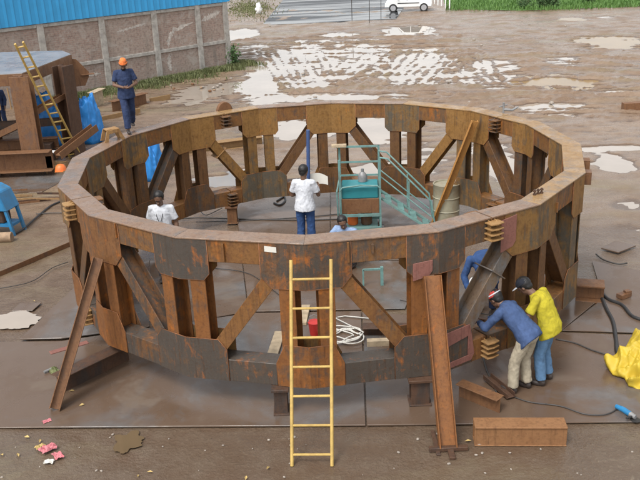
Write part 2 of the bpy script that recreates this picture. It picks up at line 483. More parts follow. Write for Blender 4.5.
nz = fbm(GX, GY, 3); nz2 = fbm(GX * 1.7 + 9, GY * 1.7, 8); nz3 = fbm(GX * 1.2, GY * 4.0, 21)
H = .012 + .014 * nz + .006 * nz2
dep = np.zeros_like(GX)
for (cx, cy, rx, ry, d) in PUD:
    q = np.sqrt(((GX - cx) / rx) ** 2 + ((GY - cy) / ry) ** 2) + .24 * nz + .20 * nz2 + .12 * nz3
    k = np.clip((1.22 - q) / .55, 0, 1); k = k * k * (3 - 2 * k)
    dep = np.maximum(dep, d * k)
# wheel ruts: ridges of squeezed mud running through the pools
trk = np.zeros_like(GX)
rr_ = random.Random(11)
RID = []
for k in range(8): RID.append([(258 + 9.5 * k + rr_.uniform(-3, 3), 50 + rr_.uniform(-3, 4)), (268 + 9 * k, 68), (286 + 9 * k + rr_.uniform(-3, 3), 93)])
for k in range(9): RID.append([(362 + 9 * k + rr_.uniform(-3, 3), 88), (384 + 9 * k, 70), (402 + 9.5 * k + rr_.uniform(-3, 3), 50)])
for k in range(5): RID.append([(290, 46 + 5.5 * k), (335, 44 + 5.5 * k + rr_.uniform(-2, 2)), (392, 52 + 5 * k)])
for k in range(6): RID.append([(440 + 9 * k, 52), (447 + 9 * k + rr_.uniform(-3, 3), 68), (462 + 9 * k, 86)])
for k in range(5): RID.append([(300 + 12 * k, 86), (330 + 13 * k, 70 + rr_.uniform(-2, 3)), (352 + 12 * k, 52)])
for k in range(4): RID.append([(225, 40 + 5 * k), (300, 38 + 5 * k), (460, 36 + 5 * k)])
for k in range(7): RID.append([(470, 60 + 9 * k), (545, 52 + 8 * k + rr_.uniform(-2, 2)), (650, 60 + 7 * k)])
for k in range(4): RID.append([(-20, 438 + 11 * k), (300, 442 + 10 * k), (660, 436 + 11 * k)])
for k in range(6): RID.append([(380, 92 + 4 * k), (480, 96 + 4 * k + rr_.uniform(-2, 2)), (640, 88 + 6 * k)])
for pl in RID:
    P = [A(*q) for q in pl]
    for a, b in zip(P[:-1], P[1:]):
        ab = b - a; L2 = ab.x ** 2 + ab.y ** 2
        x0_, x1_ = min(a.x, b.x) - 1, max(a.x, b.x) + 1; y0_, y1_ = min(a.y, b.y) - 1, max(a.y, b.y) + 1
        ix = np.where((gx > x0_) & (gx < x1_))[0]; iy = np.where((gy > y0_) & (gy < y1_))[0]
        sl = np.ix_(iy, ix)
        X_ = GX[sl] + .10 * nz[sl]; Y_ = GY[sl] + .2 * nz2[sl]
        s_ = np.clip(((X_ - a.x) * ab.x + (Y_ - a.y) * ab.y) / L2, 0, 1)
        d_ = np.hypot(X_ - a.x - s_ * ab.x, Y_ - a.y - s_ * ab.y)
        trk[sl] = np.maximum(trk[sl], np.exp(-(d_ / .115) ** 2) * np.clip(1.0 + .55 * nz2[sl] + .25 * nz[sl], 0, 1.4) - .45 * np.exp(-((d_ - .36) / .13) ** 2))
rut = np.sin(2 * PI * (GY * .62 + .9 * nz + .06 * GX)) * np.clip(nz2 * .8 + .5, 0, 1) + .5 * np.sin(2 * PI * (GY * 1.15 - .1 * GX + .7 * nz2))
rzone = np.clip((GY - 19) / 4, 0, 1) * np.clip((52 - GY) / 8, 0, 1)
H += (.013 * rut + .019 * nz3) * rzone
H = H - dep + trk * .075
calm = 1 / (1 + np.exp(-(np.sqrt((GX - .09) ** 2 + (GY - 13.1) ** 2) - 6.2) / .25))     # firm ground under the work
front = np.clip((GY - 9.5) / 3, 0, 1)
calm = np.maximum(calm * np.maximum(front, .35), 0)
H = H * calm - .004 * (1 - calm)
far = (GY > 64) | (np.abs(GX) > 30)
H[far] = 0.0
ny, nx = GX.shape
verts = np.stack([GX, GY, H], -1).reshape(-1, 3)
idx = np.arange(nx * ny).reshape(ny, nx)
quads = np.stack([idx[:-1, :-1], idx[:-1, 1:], idx[1:, 1:], idx[1:, :-1]], -1).reshape(-1, 4)
me = bpy.data.meshes.new('ground')
me.vertices.add(len(verts)); me.vertices.foreach_set('co', verts.ravel())
me.loops.add(quads.size); me.loops.foreach_set('vertex_index', quads.ravel())
me.polygons.add(len(quads)); me.polygons.foreach_set('loop_start', np.arange(0, quads.size, 4))
me.update(); me.validate()
me.polygons.foreach_set('use_smooth', np.ones(len(quads), bool))
me.materials.append(M['mud'])
g = bpy.data.objects.new('ground', me); C.objects.link(g); g['kind'] = 'structure'


def sheet(name, pts, mat, kind='structure'):
    o = MB().add(pts, [tuple(range(len(pts)))]).build(name, mat); o['kind'] = kind
    return o

wz = -.028
sheet('water', [(-30, 6, wz), (30, 6, wz), (30, 63, wz), (-30, 63, wz)], M['water'])
# thicker, yellower water in three of the puddles on the right
for (cx, cy, rx, ry) in ((610, 42, 55, 9), (560, 82, 50, 11), (572, 19, 30, 3)):
    e = ell_px(cx, cy, rx, ry)
    sheet('water', [(e[0] + e[2] * math.cos(t * PI / 12), e[1] + e[3] * math.sin(t * PI / 12), wz + .004) for t in range(24)], M['water2'])
rd = [A(262, 25, .02), A(322, 22.5, .02), A(396, 19, .02), A(405, 6, .02), A(470, -12, .02), A(430, -45, .02), A(300, -45, .02), A(283, 0, .02)]
sheet('road', rd, M['asphalt'])
sheet('lawn', [A(452, 9, .03), A(520, 10.5, .03), A(640, 6, .03), A(760, 2, .03), A(900, -40, .03), A(440, -40, .03), A(444, 3, .03)], M['grass2'])


# ------------------------------------------------------------------ steel plates laid on the ground
def plate(pts, label, z=.012, t=.02):
    c = sum((Vector(p) for p in pts), Vector()) / len(pts); c.z = z
    P = [(p[0] - c.x, p[1] - c.y) for p in pts]
    b = MB().prism(P, (0, 0, 0), Vector((1, 0, 0)), Vector((0, 1, 0)), Vector((0, 0, 1)), t)
    o = b.build('ground_plate', M['plate'], bevel=.004); o.location = c
    return tag(o, label, 'steel plate', 'steel plates laid as the working floor')

fl = A(-90, 430); fm = A(367, 427); fr = A(760, 422)
bm_ = A(367, 368); 
plate([fl, A(365.5, 427), A(361, 313), A(250, 314.5), A(60, 343), A(-60, 344)], 'wide wet steel plate under the ladder, bluish and brown along its front edge')
plate([fm, fr, A(720, 340), A(556, 334), A(362.5, 312)], 'wet brown steel plate the two workers with the grinder stand on')
plate([A(20, 342), A(62, 341), A(150, 329), A(150, 262), A(80, 285)], 'grey steel plate with a pointed corner left of the ring', .034)
plate([A(249, 313), A(405, 310), A(425, 262), A(243, 262)], 'steel plate behind the ladder in the front half of the ring floor')
plate([A(150, 330), A(248, 313), A(242, 262), A(150, 262)], 'steel plate in the left part of the ring floor below the lanyard man')
plate([A(407, 310), A(560, 333), A(600, 300), A(560, 262), A(427, 262)], 'steel plate in the right part of the ring floor behind the bending workers', .012)
plate([A(242, 261), A(330, 261), A(330, 192), A(235, 200)], 'pale wet steel plate under the white-shirted man with paper')
plate([A(331, 261), A(450, 261), A(440, 192), A(331, 192)], 'pale wet steel plate under the teal staircase')
plate([A(562, 332), A(760, 338), A(700, 285), A(592, 262), A(603, 300)], 'brown steel plate crossed by black hoses at the right')
plate([A(0, 195), A(42, 193), A(70, 178), A(60, 165), A(-30, 165)], 'grey steel plate under the rusty gantry table', .012)
plate([A(601, 250.5), A(618, 255), A(636, 248), A(615, 243)], 'small square chequered plate lying alone right of the ring', .03, .025)
plate([A(12, 312), A(33, 312), A(42, 304), A(20, 305)], 'small rusty sheet beside the white puddle at the left', .02, .012)

# ------------------------------------------------------------------ the ring truss
RC = Vector((.09, 13.14, 0)); RR = 4.2; RW = .29; ZT = 2.385; ZB = .42; HC = .31
A0 = -PI / 2 - math.radians(3.87)
ring = thing('ring_truss', RC, 'large rusty steel ring of trussed box beams standing on stools in the yard', 'steel ring')
def nd(i, r): 
    a = A0 + i * PI / 8
    return Vector((r * math.cos(a), r * math.sin(a), 0))
RI = RR - RW / math.cos(PI / 16)
JOINT = (1, 5, 9, 13)
Z = Vector((0, 0, 1))
def edge(i):
    p, q = nd(i, RR), nd(i + 1, RR); t = (q - p).normalized(); n = Vector((t.y, -t.x, 0))
    return p, q, t, n
def mitre_box(b, i, r0, r1, z0, z1, f0=0.0, f1=1.0):
    """box between radii r0<r1 along edge i (fractions f0..f1), mitred at the nodes"""
    P = [nd(i, r0), nd(i, r1), nd(i + 1, r1), nd(i + 1, r0)]
    a, b_, c, d = P[0].lerp(P[3], f0), P[1].lerp(P[2], f0), P[1].lerp(P[2], f1), P[0].lerp(P[3], f1)
    vs = [p + Z * z for z in (z0, z1) for p in (a, b_, c, d)]
    b.add(vs, [(3, 2, 1, 0), (4, 5, 6, 7), (0, 1, 5, 4), (1, 2, 6, 5), (2, 3, 7, 6), (3, 0, 4, 7)])
G3 = .003
EL = (nd(1, RR) - nd(0, RR)).length
for i in range(16):
    halves = [(0, 1)] if i not in JOINT else [(0, .492), (.508, 1)]
    for (f0, f1) in halves:
        b = MB(); mitre_box(b, i, RI + .012, RR - .012, ZT - HC, ZT - .022, f0, f1)
        b.build('top_chord', M['chord'], ring, bevel=.006)
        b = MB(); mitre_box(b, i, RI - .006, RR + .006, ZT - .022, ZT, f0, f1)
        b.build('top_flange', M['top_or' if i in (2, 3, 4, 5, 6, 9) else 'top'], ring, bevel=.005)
        b = MB(); mitre_box(b, i, RI + .012, RR - .012, ZB, ZB + HC, f0, f1)
        b.build('bottom_chord', M['ring_out'] if i in (0, 14, 15, 13) else M['chord'], ring, bevel=.005)
def gusset(i, top, outer):
    up = (i % 2 == 0)
    big = (up == top)
    wd, hh, ch = (.56, .60, .14) if big else (.41, .55, .09)
    if not top and not big: wd, hh, ch = .43, .57, .15
    if not top and big: wd = .54
    wd += random.uniform(-.015, .03); hh += random.uniform(-.02, .02)
    r = RR - .012 if outer else RI + .012
    t_ = .009; so_ = .0015; tn = math.tan(PI / 16)
    b = MB(); beads = []
    for sgn in (1, -1):
        e = i if sgn == 1 else i - 1
        p, q, t, n = edge(e)
        base = nd(i, r); dirn = t * sgn; nn = n if outer else -n
        lim = wd - (0 if outer else .05)
        c1 = ch * random.uniform(.85, 1.15); c2 = c1 * random.uniform(.8, 1.1)
        sg = -1 if top else 1
        poly = [(0, 0), (lim, 0), (lim, sg * (hh - c1)), (lim - c2, sg * hh), (0, sg * hh)]
        if not top and not big: poly = [(0, 0), (lim, 0), (lim, sg * (HC + .01)), (lim - .12, sg * hh), (0, sg * hh)]
        o = base + Z * (ZT - .0235 if top else ZB + .003)
        k = len(poly); sl_ = -tn if outer else tn
        vs = [o + nn * so_ + dirn * (a + (sl_ * so_ if a == 0 else 0)) + Z * c for a, c in poly]
        vs2 = [o + nn * (so_ + t_) + dirn * (a + (sl_ * (so_ + t_) if a == 0 else 0)) + Z * c for a, c in poly]
        fs = [tuple(range(k)), tuple(range(k, 2 * k))[::-1]] + [((j + 1) % k, j, j + k, (j + 1) % k + k) for j in range(k)]
        if ((sgn == 1) == top) == outer: fs = [f[::-1] for f in fs]
        b.add(vs + vs2, fs)
        beads.append([vs2[j_] + nn * -.004 for j_ in (1, 2, 3, 4)] if poly[1][1] == 0 else [])
    bead = MB()
    for hb_ in beads: bead.tube(hb_, .0055, 6)
    bead.build('weld_bead', M['bead'], ring, smooth='all')
    if outer:
        mt = {(14, 1): 'ring_mix', (15, 1): 'ring_out', (0, 1): 'ring_out', (1, 1): 'ring_mix', (14, 0): 'ring_or', (15, 0): 'ring_out', (0, 0): 'ring_or', (1, 0): 'ring_out', (13, 0): 'ring_or', (2, 1): 'ring_in2', (2, 0): 'ring_in2', (3, 0): 'ring_in2', (13, 1): 'ring_in'}.get((i, int(top)), 'ring_in')
    else: mt = ('ring_in2' if i % 5 == 2 else 'ring_in') if top else ('ring_lo' if i % 3 else 'ring_in2')
    b.build('gusset_plate', M[mt], ring)
for i in range(16):
    for top in (True, False):
        for outer in (True, False): gusset(i, top, outer)
    for sgn in (1, -1):
        e = i if sgn == 1 else i - 1
        p, q, t, n = edge(e)
        off = (.25 if i % 2 == 0 else .24)
        pc = nd(i, RR) + t * sgn * off - n * (RW / 2)
        b = MB().hbeam(pc + Z * (ZB + HC), pc + Z * (ZT - HC), t, .20, RW - .03)
        b.build('post', M['ring_or' if i in (14, 15, 0, 1) else 'ring_lo' if i % 3 else 'ring_in2'], ring, bevel=.003)
    # diagonal of edge i: from the upper gusset of the even node to the lower gusset of the odd node
    p, q, t, n = edge(i)
    if i % 2 == 0: a, c = p + t * .36, q - t * .36
    else: a, c = q - t * .36, p + t * .36
    a = a - n * (RW / 2) + Z * (ZT - .38); c = c - n * (RW / 2) + Z * (ZB + .36)
    ax = (c - a).normalized(); u = ax.cross(n).normalized()
    b = MB().hbeam(a, c, u, .19, RW - .03)
    if i in (1, 9):
        mid = a.lerp(c, .35)
        b.rectbeam(mid - u * .15, mid + u * .15, n, [(-.15, .15, -.008, .008)] if i != 1 else [(-.17, .16, -.009, .009)])
    b.build('diagonal_brace', M['greybeam'] if i == 1 else M['ring_mix'] if i == 14 else M['chord'] if i in (15, 0) else M['ring_lo' if i % 3 else 'ring_in'], ring, bevel=.004)
for i in JOINT:
    p, q, t, n = edge(i)
    mid = (p + q) / 2
    for z0 in (ZT - HC + .005, ZB + .01):
        for side in (1, -1):
            nn = n * side
            o = mid + (n * -.009 if side == 1 else n * -(RW - .009))
            b = MB()
            for s_ in (-.05, .05):
                b.prism([(0, 0), (.06, .02), (.06, HC - .05), (0, HC - .03)], o + t * (s_ - .009) + Z * z0, nn, Z, t, .018)
            for k in range(4):
                zz = z0 + .03 + k * .07
                b.prism([(0, -.104), (.135, -.1), (.15, 0), (.135, .1), (0, .104)], o + Z * zz, nn, t, Z, .018)
            b.build('splice_bracket', M['fin' if i in (1, 13) and side == 1 else 'chord'], ring, bevel=.003)
# small stiffener lugs, red primer patches, tag
for i, fr_, z0, hh in ((0, .5, ZT - .2, .12), (-1, .38, ZT - .29, .24), (3, .45, ZT - .27, .15), (-2, .33, ZT - .22, .2), (0, .32, ZT - .29, .26), (2, .36, ZT - .29, .14)):
    p, q, t, n = edge(i)
    o = p.lerp(q, fr_) - n * .0115
    MB().prism([(-.014, 0), (.014, 0), (.014, hh), (-.014, hh)], o + Z * z0, t, Z, n, .035).build('stiffener', M['chord'], ring, bevel=.003)
for i, f0, f1, z0, z1 in ((1, .60, .755, ZT - .52, ZT - .05), (0, .80, .95, ZT - .62, ZT - .36), ):
    p, q, t, n = edge(i)
    o = p.lerp(q, f0) + n * .0
    L = EL * (f1 - f0)
    MB().prism([(0, z0), (L * .8, z0 + .05), (L, z0 + .12), (L, z1), (0, z1 - .03)], o, t, Z, n, .012).build('doubler_plate', M['primer'], ring, bevel=.003)
p, q, t, n = edge(1)
o = p + t * .04 + n * .001
b = MB()
outer_ = [(0, .06), (.5, .06), (.56, .2), (.46, .58), (.0, .54)]
b.prism([(0, .03), (.5, .05), (.55, .14), (.16, .12), (.0, .12)], o + Z * ZB, t, Z, n, .014)
b.prism([(0, .121), (.07, .121), (.12, .36), (.44, .42), (.46, .58), (0, .55)], o + Z * ZB, t, Z, n, .014)
b.prism([(.44, .136), (.552, .142), (.47, .57), (.441, .419)], o + Z * ZB, t, Z, n, .0135)
b.build('doubler_plate', M['primer'], ring, bevel=.003)
p, q, t, n = edge(-1)
MB().prism([(0, 0), (.15, -.01), (.15, .06), (0, .07)], p.lerp(q, .70) + n * .0005 + Z * (ZT - .125), t, Z, n, .003).build('paper_tag', M['paper'], ring)
# two rusty angle cleats on the outside of the right edge
for fr_, z0 in ((.30, ZT - .14), (.62, ZT - .10)):
    p, q, t, n = edge(3)
    o = p.lerp(q, fr_) - n * .01
    MB().prism([(0, -.09), (.13, -.09), (.13, .09), (0, .09)], o + Z * z0, n, t, Z, .02).prism([(0, -.09), (.13, -.09), (.13, -.07), (0, -.07)], o + Z * (z0 - .17), n, t, Z, .169).prism(
        [(.11, -.069), (.13, -.069), (.13, .09), (.11, .09)], o + Z * (z0 - .17), n, t, Z, .169).build('cleat', M['brown'], ring, bevel=.003)
# lifting pieces on the far rim
p, q, t, n = edge(9)
o = p.lerp(q, .40) + n * .03
b = MB().prism([(.17 * math.cos(a * PI / 10), .02 + .2 * math.sin(a * PI / 10)) for a in range(11)], o + Z * (ZT - .06), t, Z, n, .1)
b.build('lifting_lug', M['brown'], ring, bevel=.006)

# ------------------------------------------------------------------ stools and packing under the ring
def stool(px_x, name_pt, label, w_=.2, h_=ZB, mat='dark'):
    x, y = name_pt
    b = MB().hbeam((0, 0, .034), (0, 0, h_ - .04), Vector((1, 0, 0)), w_, .2)
    t = thing('support_stool', (x, y, 0), label, 'support', 'stools carrying the ring')
    b.build('column', M[mat], t, bevel=.004)
    MB().box((0, 0, h_ - .0215), (w_ * 1.3, .3, .037)).build('head_plate', M[mat], t, bevel=.004)
    MB().box((0, 0, .042), (w_ * 1.2, .27, .016)).build('base_plate', M[mat], t, bevel=.003)
    return t
def under(i, f_, r_off=.13):
    p, q, t, n = edge(i); v = RC + p.lerp(q, f_) - n * r_off
    return v.x, v.y
stool(0, under(-1, .74, .05), 'narrow rusty stool under the front of the ring just left of the tall ladder', .17)
stool(0, under(0, .86, .05), 'dark stool under the front of the ring behind the thick leaning prop', .24)
stool(0, under(9, .5, .25), 'brown stool under the back-left splice of the ring', .2, mat='brown')
stool(0, under(7, .86, .2), 'brown stool under the back of the ring just right of the blue pole', .12, mat='brown')
stool(0, under(10, .45, .2), 'dark stool under the ring right behind the lanyard man', .16)
stool(0, under(5, .5, .2), 'brown stool under the back-right splice of the ring near the cream drum', .2, mat='brown')
stool(0, under(12, .5, .2), 'dark stool under the leftmost bay of the ring', .2)
# ------------------------------------------------------------------ loose steel
def piece(name, b, mat, label, cat, loc, group=None, bevel=.004, smooth=False):
    o = b.build(name, mat, None, smooth=smooth, bevel=bevel, loc=loc)
    return tag(o, label, cat, group)

p0, p1 = A(474, 424, .24), A(566, 424, .24)
b = MB().rectbeam(p0 - Z * .11, p1 - Z * .11, Vector((0, 0, 1)).cross(p1 - p0).normalized(), [(-.11, .11, .114, .13), (-.11, .11, -.13, -.114), (-.092, -.078, -.114, .114), (.078, .092, -.114, .114)])
piece('steel_beam', b, M['beamtan'], 'short rusty I-beam offcut lying across the front plate edge', 'steel beam', (p0 + p1) / 2)
p0, p1 = A(459, 390, .12), A(500, 407, .12)
b = MB().hbeam(p0, p1, Vector((0, 0, 1)).cross(p1 - p0).normalized(), .17, .26)
piece('steel_beam', b, M['brown'], 'brown beam stub lying on the plate left of the khaki trousers', 'steel beam', (p0 + p1) / 2)
p0, p1 = A(487, 378, .06), A(511, 398, .06)
b = MB().channel(p0, p1, Vector((0, 0, 1)).cross(p1 - p0).normalized(), .13, .07)
piece('steel_channel', b, M['dark'], 'small brown channel offcut at the feet of the khaki-trousered worker', 'steel channel', (p0 + p1) / 2)
p0, p1 = A(582, 281, .34), A(606, 283, .34)
b = MB().hbeam(A(576, 290, .16), A(604, 292, .16), (0, 1, 0), .3, .30, .03, .03)
piece('steel_beam', b, M['brown'], 'heavy beam stub packed under the right side of the ring', 'steel beam', A(590, 290))
p0, p1 = A(58, 386, .16), A(128, 352, .16)
b = MB().hbeam(p0, p1, Vector((0, 0, 1)).cross(p1 - p0).normalized(), .24, .30)
piece('steel_beam', b, M['dark'], 'dark beam packed under the left side of the ring behind the leaning prop', 'steel beam', (p0 + p1) / 2)
b = MB().rectbeam(A(50, 353, .33), A(88, 342, .33), (0, 0, 1), [(-.008, .008, -.05, .05)])
piece('steel_strip', b, M['primer'], 'thin reddish flat bar resting on the dark beam at the left', 'steel strip', A(70, 348, .33))
p0, p1 = A(363, 331, .1), A(425, 331, .1)
b = MB().hbeam(p0, p1, Vector((0, 0, 1)).cross(p1 - p0).normalized(), .2, .18)
piece('steel_beam', b, M['dark'], 'dark beam lying on the ring floor behind the right sloping brace', 'steel beam', (p0 + p1) / 2)
b = MB().bar(A(367, 343, .07), A(393, 342, .07), .1, .1)
piece('timber_block', b, M['wood'], 'pale timber block in front of the dark beam inside the ring', 'timber block', A(380, 343, .07))
b = MB().bar(A(345, 357, .055), A(393, 353, .055), .13, .05, (0, 1, 0))
piece('steel_bar', b, M['steelgrey'], 'light grey flat bar lying just behind the bottom beam, right of the ladder', 'steel bar', A(370, 355, .06))
b = MB().bar(A(270, 362, .06), A(280, 332, .06), .16, .03, (1, 0, 0))
piece('plank', b, M['wood'], 'pale plank pointing away on the ring floor left of the ladder', 'plank', A(275, 347, .06))
p0, p1 = A(-40, 291, .05), A(70, 244, .05)
b = MB().rectbeam(p0, p1, (0, 0, 1), [(-.05, .05, -.006, .006), (-.05, -.038, -.1, -.006)])
piece('steel_angle', b, M['brown'], 'long rusty angle bar lying on the mud left of the ring', 'steel angle', (p0 + p1) / 2)
b = MB().tube([A(-12, 238, .1), A(12, 237, .1)], .11, 14)
piece('log', b, M['log'], 'short round log end at the left edge below the blue machine', 'log', A(0, 238, 0), smooth=True)
b = MB().box(A(637, 106, .14), (.9, .25, .24))
piece('steel_block', b, M['brown'], 'dark brown steel block at the right edge on the open mud', 'steel block', A(637, 106, 0))
b = MB().box((0, 0, 0), (.22, .12, .07), Matrix.Rotation(.5, 3, 'Z')).box((.06, .02, .05), (.1, .08, .04), Matrix.Rotation(.2, 3, 'Z'))
o = b.build('steel_offcut', M['brown']); o.location = A(624, 295, .075); tag(o, 'small rusty offcut on the plate beside the black hoses', 'steel offcut')
b = MB().hbeam(A(186, 111, .3), A(232, 107, .3), (0, 1, 0), .3, .3)
# props leaning on the ring
def prop(base, top, label, w_, h_, feet, mat, face):
    t = thing('leaning_prop', base, label, 'prop', 'props leaning on the ring')
    c = MB().rectbeam(Vector((0, 0, .02)), top - base, face, [(-w_ / 2, w_ / 2, -.007, .007), (-w_ / 2, -w_ / 2 + .014, -h_ / 2, -.007), (-w_ / 2, -w_ / 2 + .014, .007, h_ / 2),
                                                 (w_ / 2 - .014, w_ / 2, -h_ / 2, -.007), (w_ / 2 - .014, w_ / 2, .007, h_ / 2)])
    c.build('beam', M[mat], t, bevel=.003)
    if feet:
        f_ = MB().box((0, -.03, .03), (.46, .06, .05)).box((.02, -.12, .02), (.07, .2, .035)).box((-.13, .12, .012), (.05, .5, .02))
        f_.build('foot', M['dark'], t, bevel=.004)
p, q, t, n = edge(0)
tp = RC + p.lerp(q, .93) + n * .10 + Z * 1.86
prop(A(448, 449), tp, 'thick rusty I-beam prop with a cross foot leaning on the front right of the ring', .21, .15, True, 'ring_or', (1, 0, 0))
p, q, t, n = edge(-2)
tp = RC + p.lerp(q, .13) + n * .10 + Z * 1.84
prop(A(55, 410, .032), tp, 'brown channel prop leaning on the left of the ring', .14, .13, False, 'brown', (1, .25, 0))
base = A(434, 224, .034)
p, q, t, n = edge(6)
b = MB().rectbeam(base, AY(475, 121, 15.35), (1, 0, 0), [(-.075, .075, -.006, .006), (.063, .075, .006, .09), (-.075, -.063, -.08, -.006)])
piece('steel_angle', b, M['orangebar'], 'tan angle bar leaning up against the inside of the back-right rim', 'steel angle', base)

# ------------------------------------------------------------------ ladders
def ladder(base_l, base_r, top_l, top_r, nr, label, r=.02, f0=.09, f1=.92):
    c = (base_l + base_r) / 2
    t = thing('ladder', c, label, 'ladder', 'yellow pipe ladders')
    for a, b_ in ((base_l, top_l), (base_r, top_r)):
        MB().tube([a - c, b_ - c], r, 10).build('rail', M['yellow'], t, smooth=True)
    for k in range(nr):
        f_ = f0 + (f1 - f0) * k / (nr - 1)
        MB().tube([base_l.lerp(top_l, f_) - c, base_r.lerp(top_r, f_) - c], r * .72, 8).build('rung', M['yellow'], t, smooth=True)
    return t
ladder(A(292, 466), A(332, 466), AY(291, 260, 8.82), AY(331, 259, 8.82), 7, 'yellow pipe ladder standing upright against the front of the ring', .021, .055, .905)
gl = A(78, 163)
ladder(A(70, 158), A(81, 156), AY(15, 44, 20.55), AY(23, 42, 20.55), 13, 'long yellow ladder leaning on the rusty gantry table at the left', .03, .03, .97)

# ------------------------------------------------------------------ people
def cap_limb(b, p0, r0, p1, r1, flat=False):
    p0 = Vector(p0); p1 = Vector(p1)
    b.tube([p0, p1], [r0, r1], 14)
    if not flat:
        b.ell(p0, r0, n=12); b.ell(p1, r1, n=12)

def remesh(b, name, mats, parent, vox, smooth=4, wr=0.0, seed=0, wscale=9):
    me = b.mesh(name)
    tmp = bpy.data.objects.new('tmp', me); C.objects.link(tmp)
    r = tmp.modifiers.new('r', 'REMESH'); r.mode = 'VOXEL'; r.voxel_size = vox
    s_ = tmp.modifiers.new('s', 'SMOOTH'); s_.iterations = smooth; s_.factor = .5
    dg = bpy.context.evaluated_depsgraph_get()
    m2 = bpy.data.meshes.new_from_object(tmp.evaluated_get(dg))
    bpy.data.objects.remove(tmp); bpy.data.meshes.remove(me)
    if wr:
        n_ = len(m2.vertices); nrm = [v.normal.copy() for v in m2.vertices]
        for v, q in zip(m2.vertices, nrm):
            c = v.co
            k = noise.fractal(Vector((c.x * wscale + seed, c.y * wscale, c.z * wscale * .6)), .8, 2.0, 3)
            k = max(-.12, -abs(k) * 1.2 + .35)
            v.co = c + q * k * wr
    m2.name = name
    o = bpy.data.objects.new(name, m2); C.objects.link(o); o.parent = parent
    m2.materials.clear()
    m2.materials.append(mats)
    m2.polygons.foreach_set('use_smooth', [True] * len(m2.polygons))
    return o

def hand(b, wrist, direc, palm_n, curl=.5, s=1.0, side=1):
    """palm, four fingers of unequal length, and a thumb leaving the side of the palm"""
    d = Vector(direc).normalized(); n = Vector(palm_n); n = (n - d * n.dot(d)).normalized(); x = d.cross(n) * side
    wrist = Vector(wrist)
    R = Matrix((x, d, n)).transposed()
    b.ell(wrist + d * .05 * s, (.042 * s, .055 * s, .019 * s), R, 12)
    for k, (ox, L) in enumerate(((-.03, .068), (-.010, .08), (.011, .074), (.030, .056))):
        p = wrist + d * .092 * s + x * ox * s; dd = d.copy(); r = .0088 * s
        for j in range(3):
            a = curl * (.5 + .35 * j)
            dd = (dd * math.cos(a) + n * math.sin(a)).normalized()
            q = p + dd * L * s * (.45, .31, .24)[j]
            cap_limb(b, p, r, q, r * .92); p = q; r *= .92
    p = wrist + d * .03 * s - x * .036 * s
    dd = (d * .75 - x * .65 + n * .25).normalized()
    q = p + dd * .042 * s; cap_limb(b, p, .0125 * s, q, .0105 * s)
    dd = (dd + n * .5 * curl + d * .4).normalized(); cap_limb(b, q, .0105 * s, q + dd * .032 * s, .0088 * s)

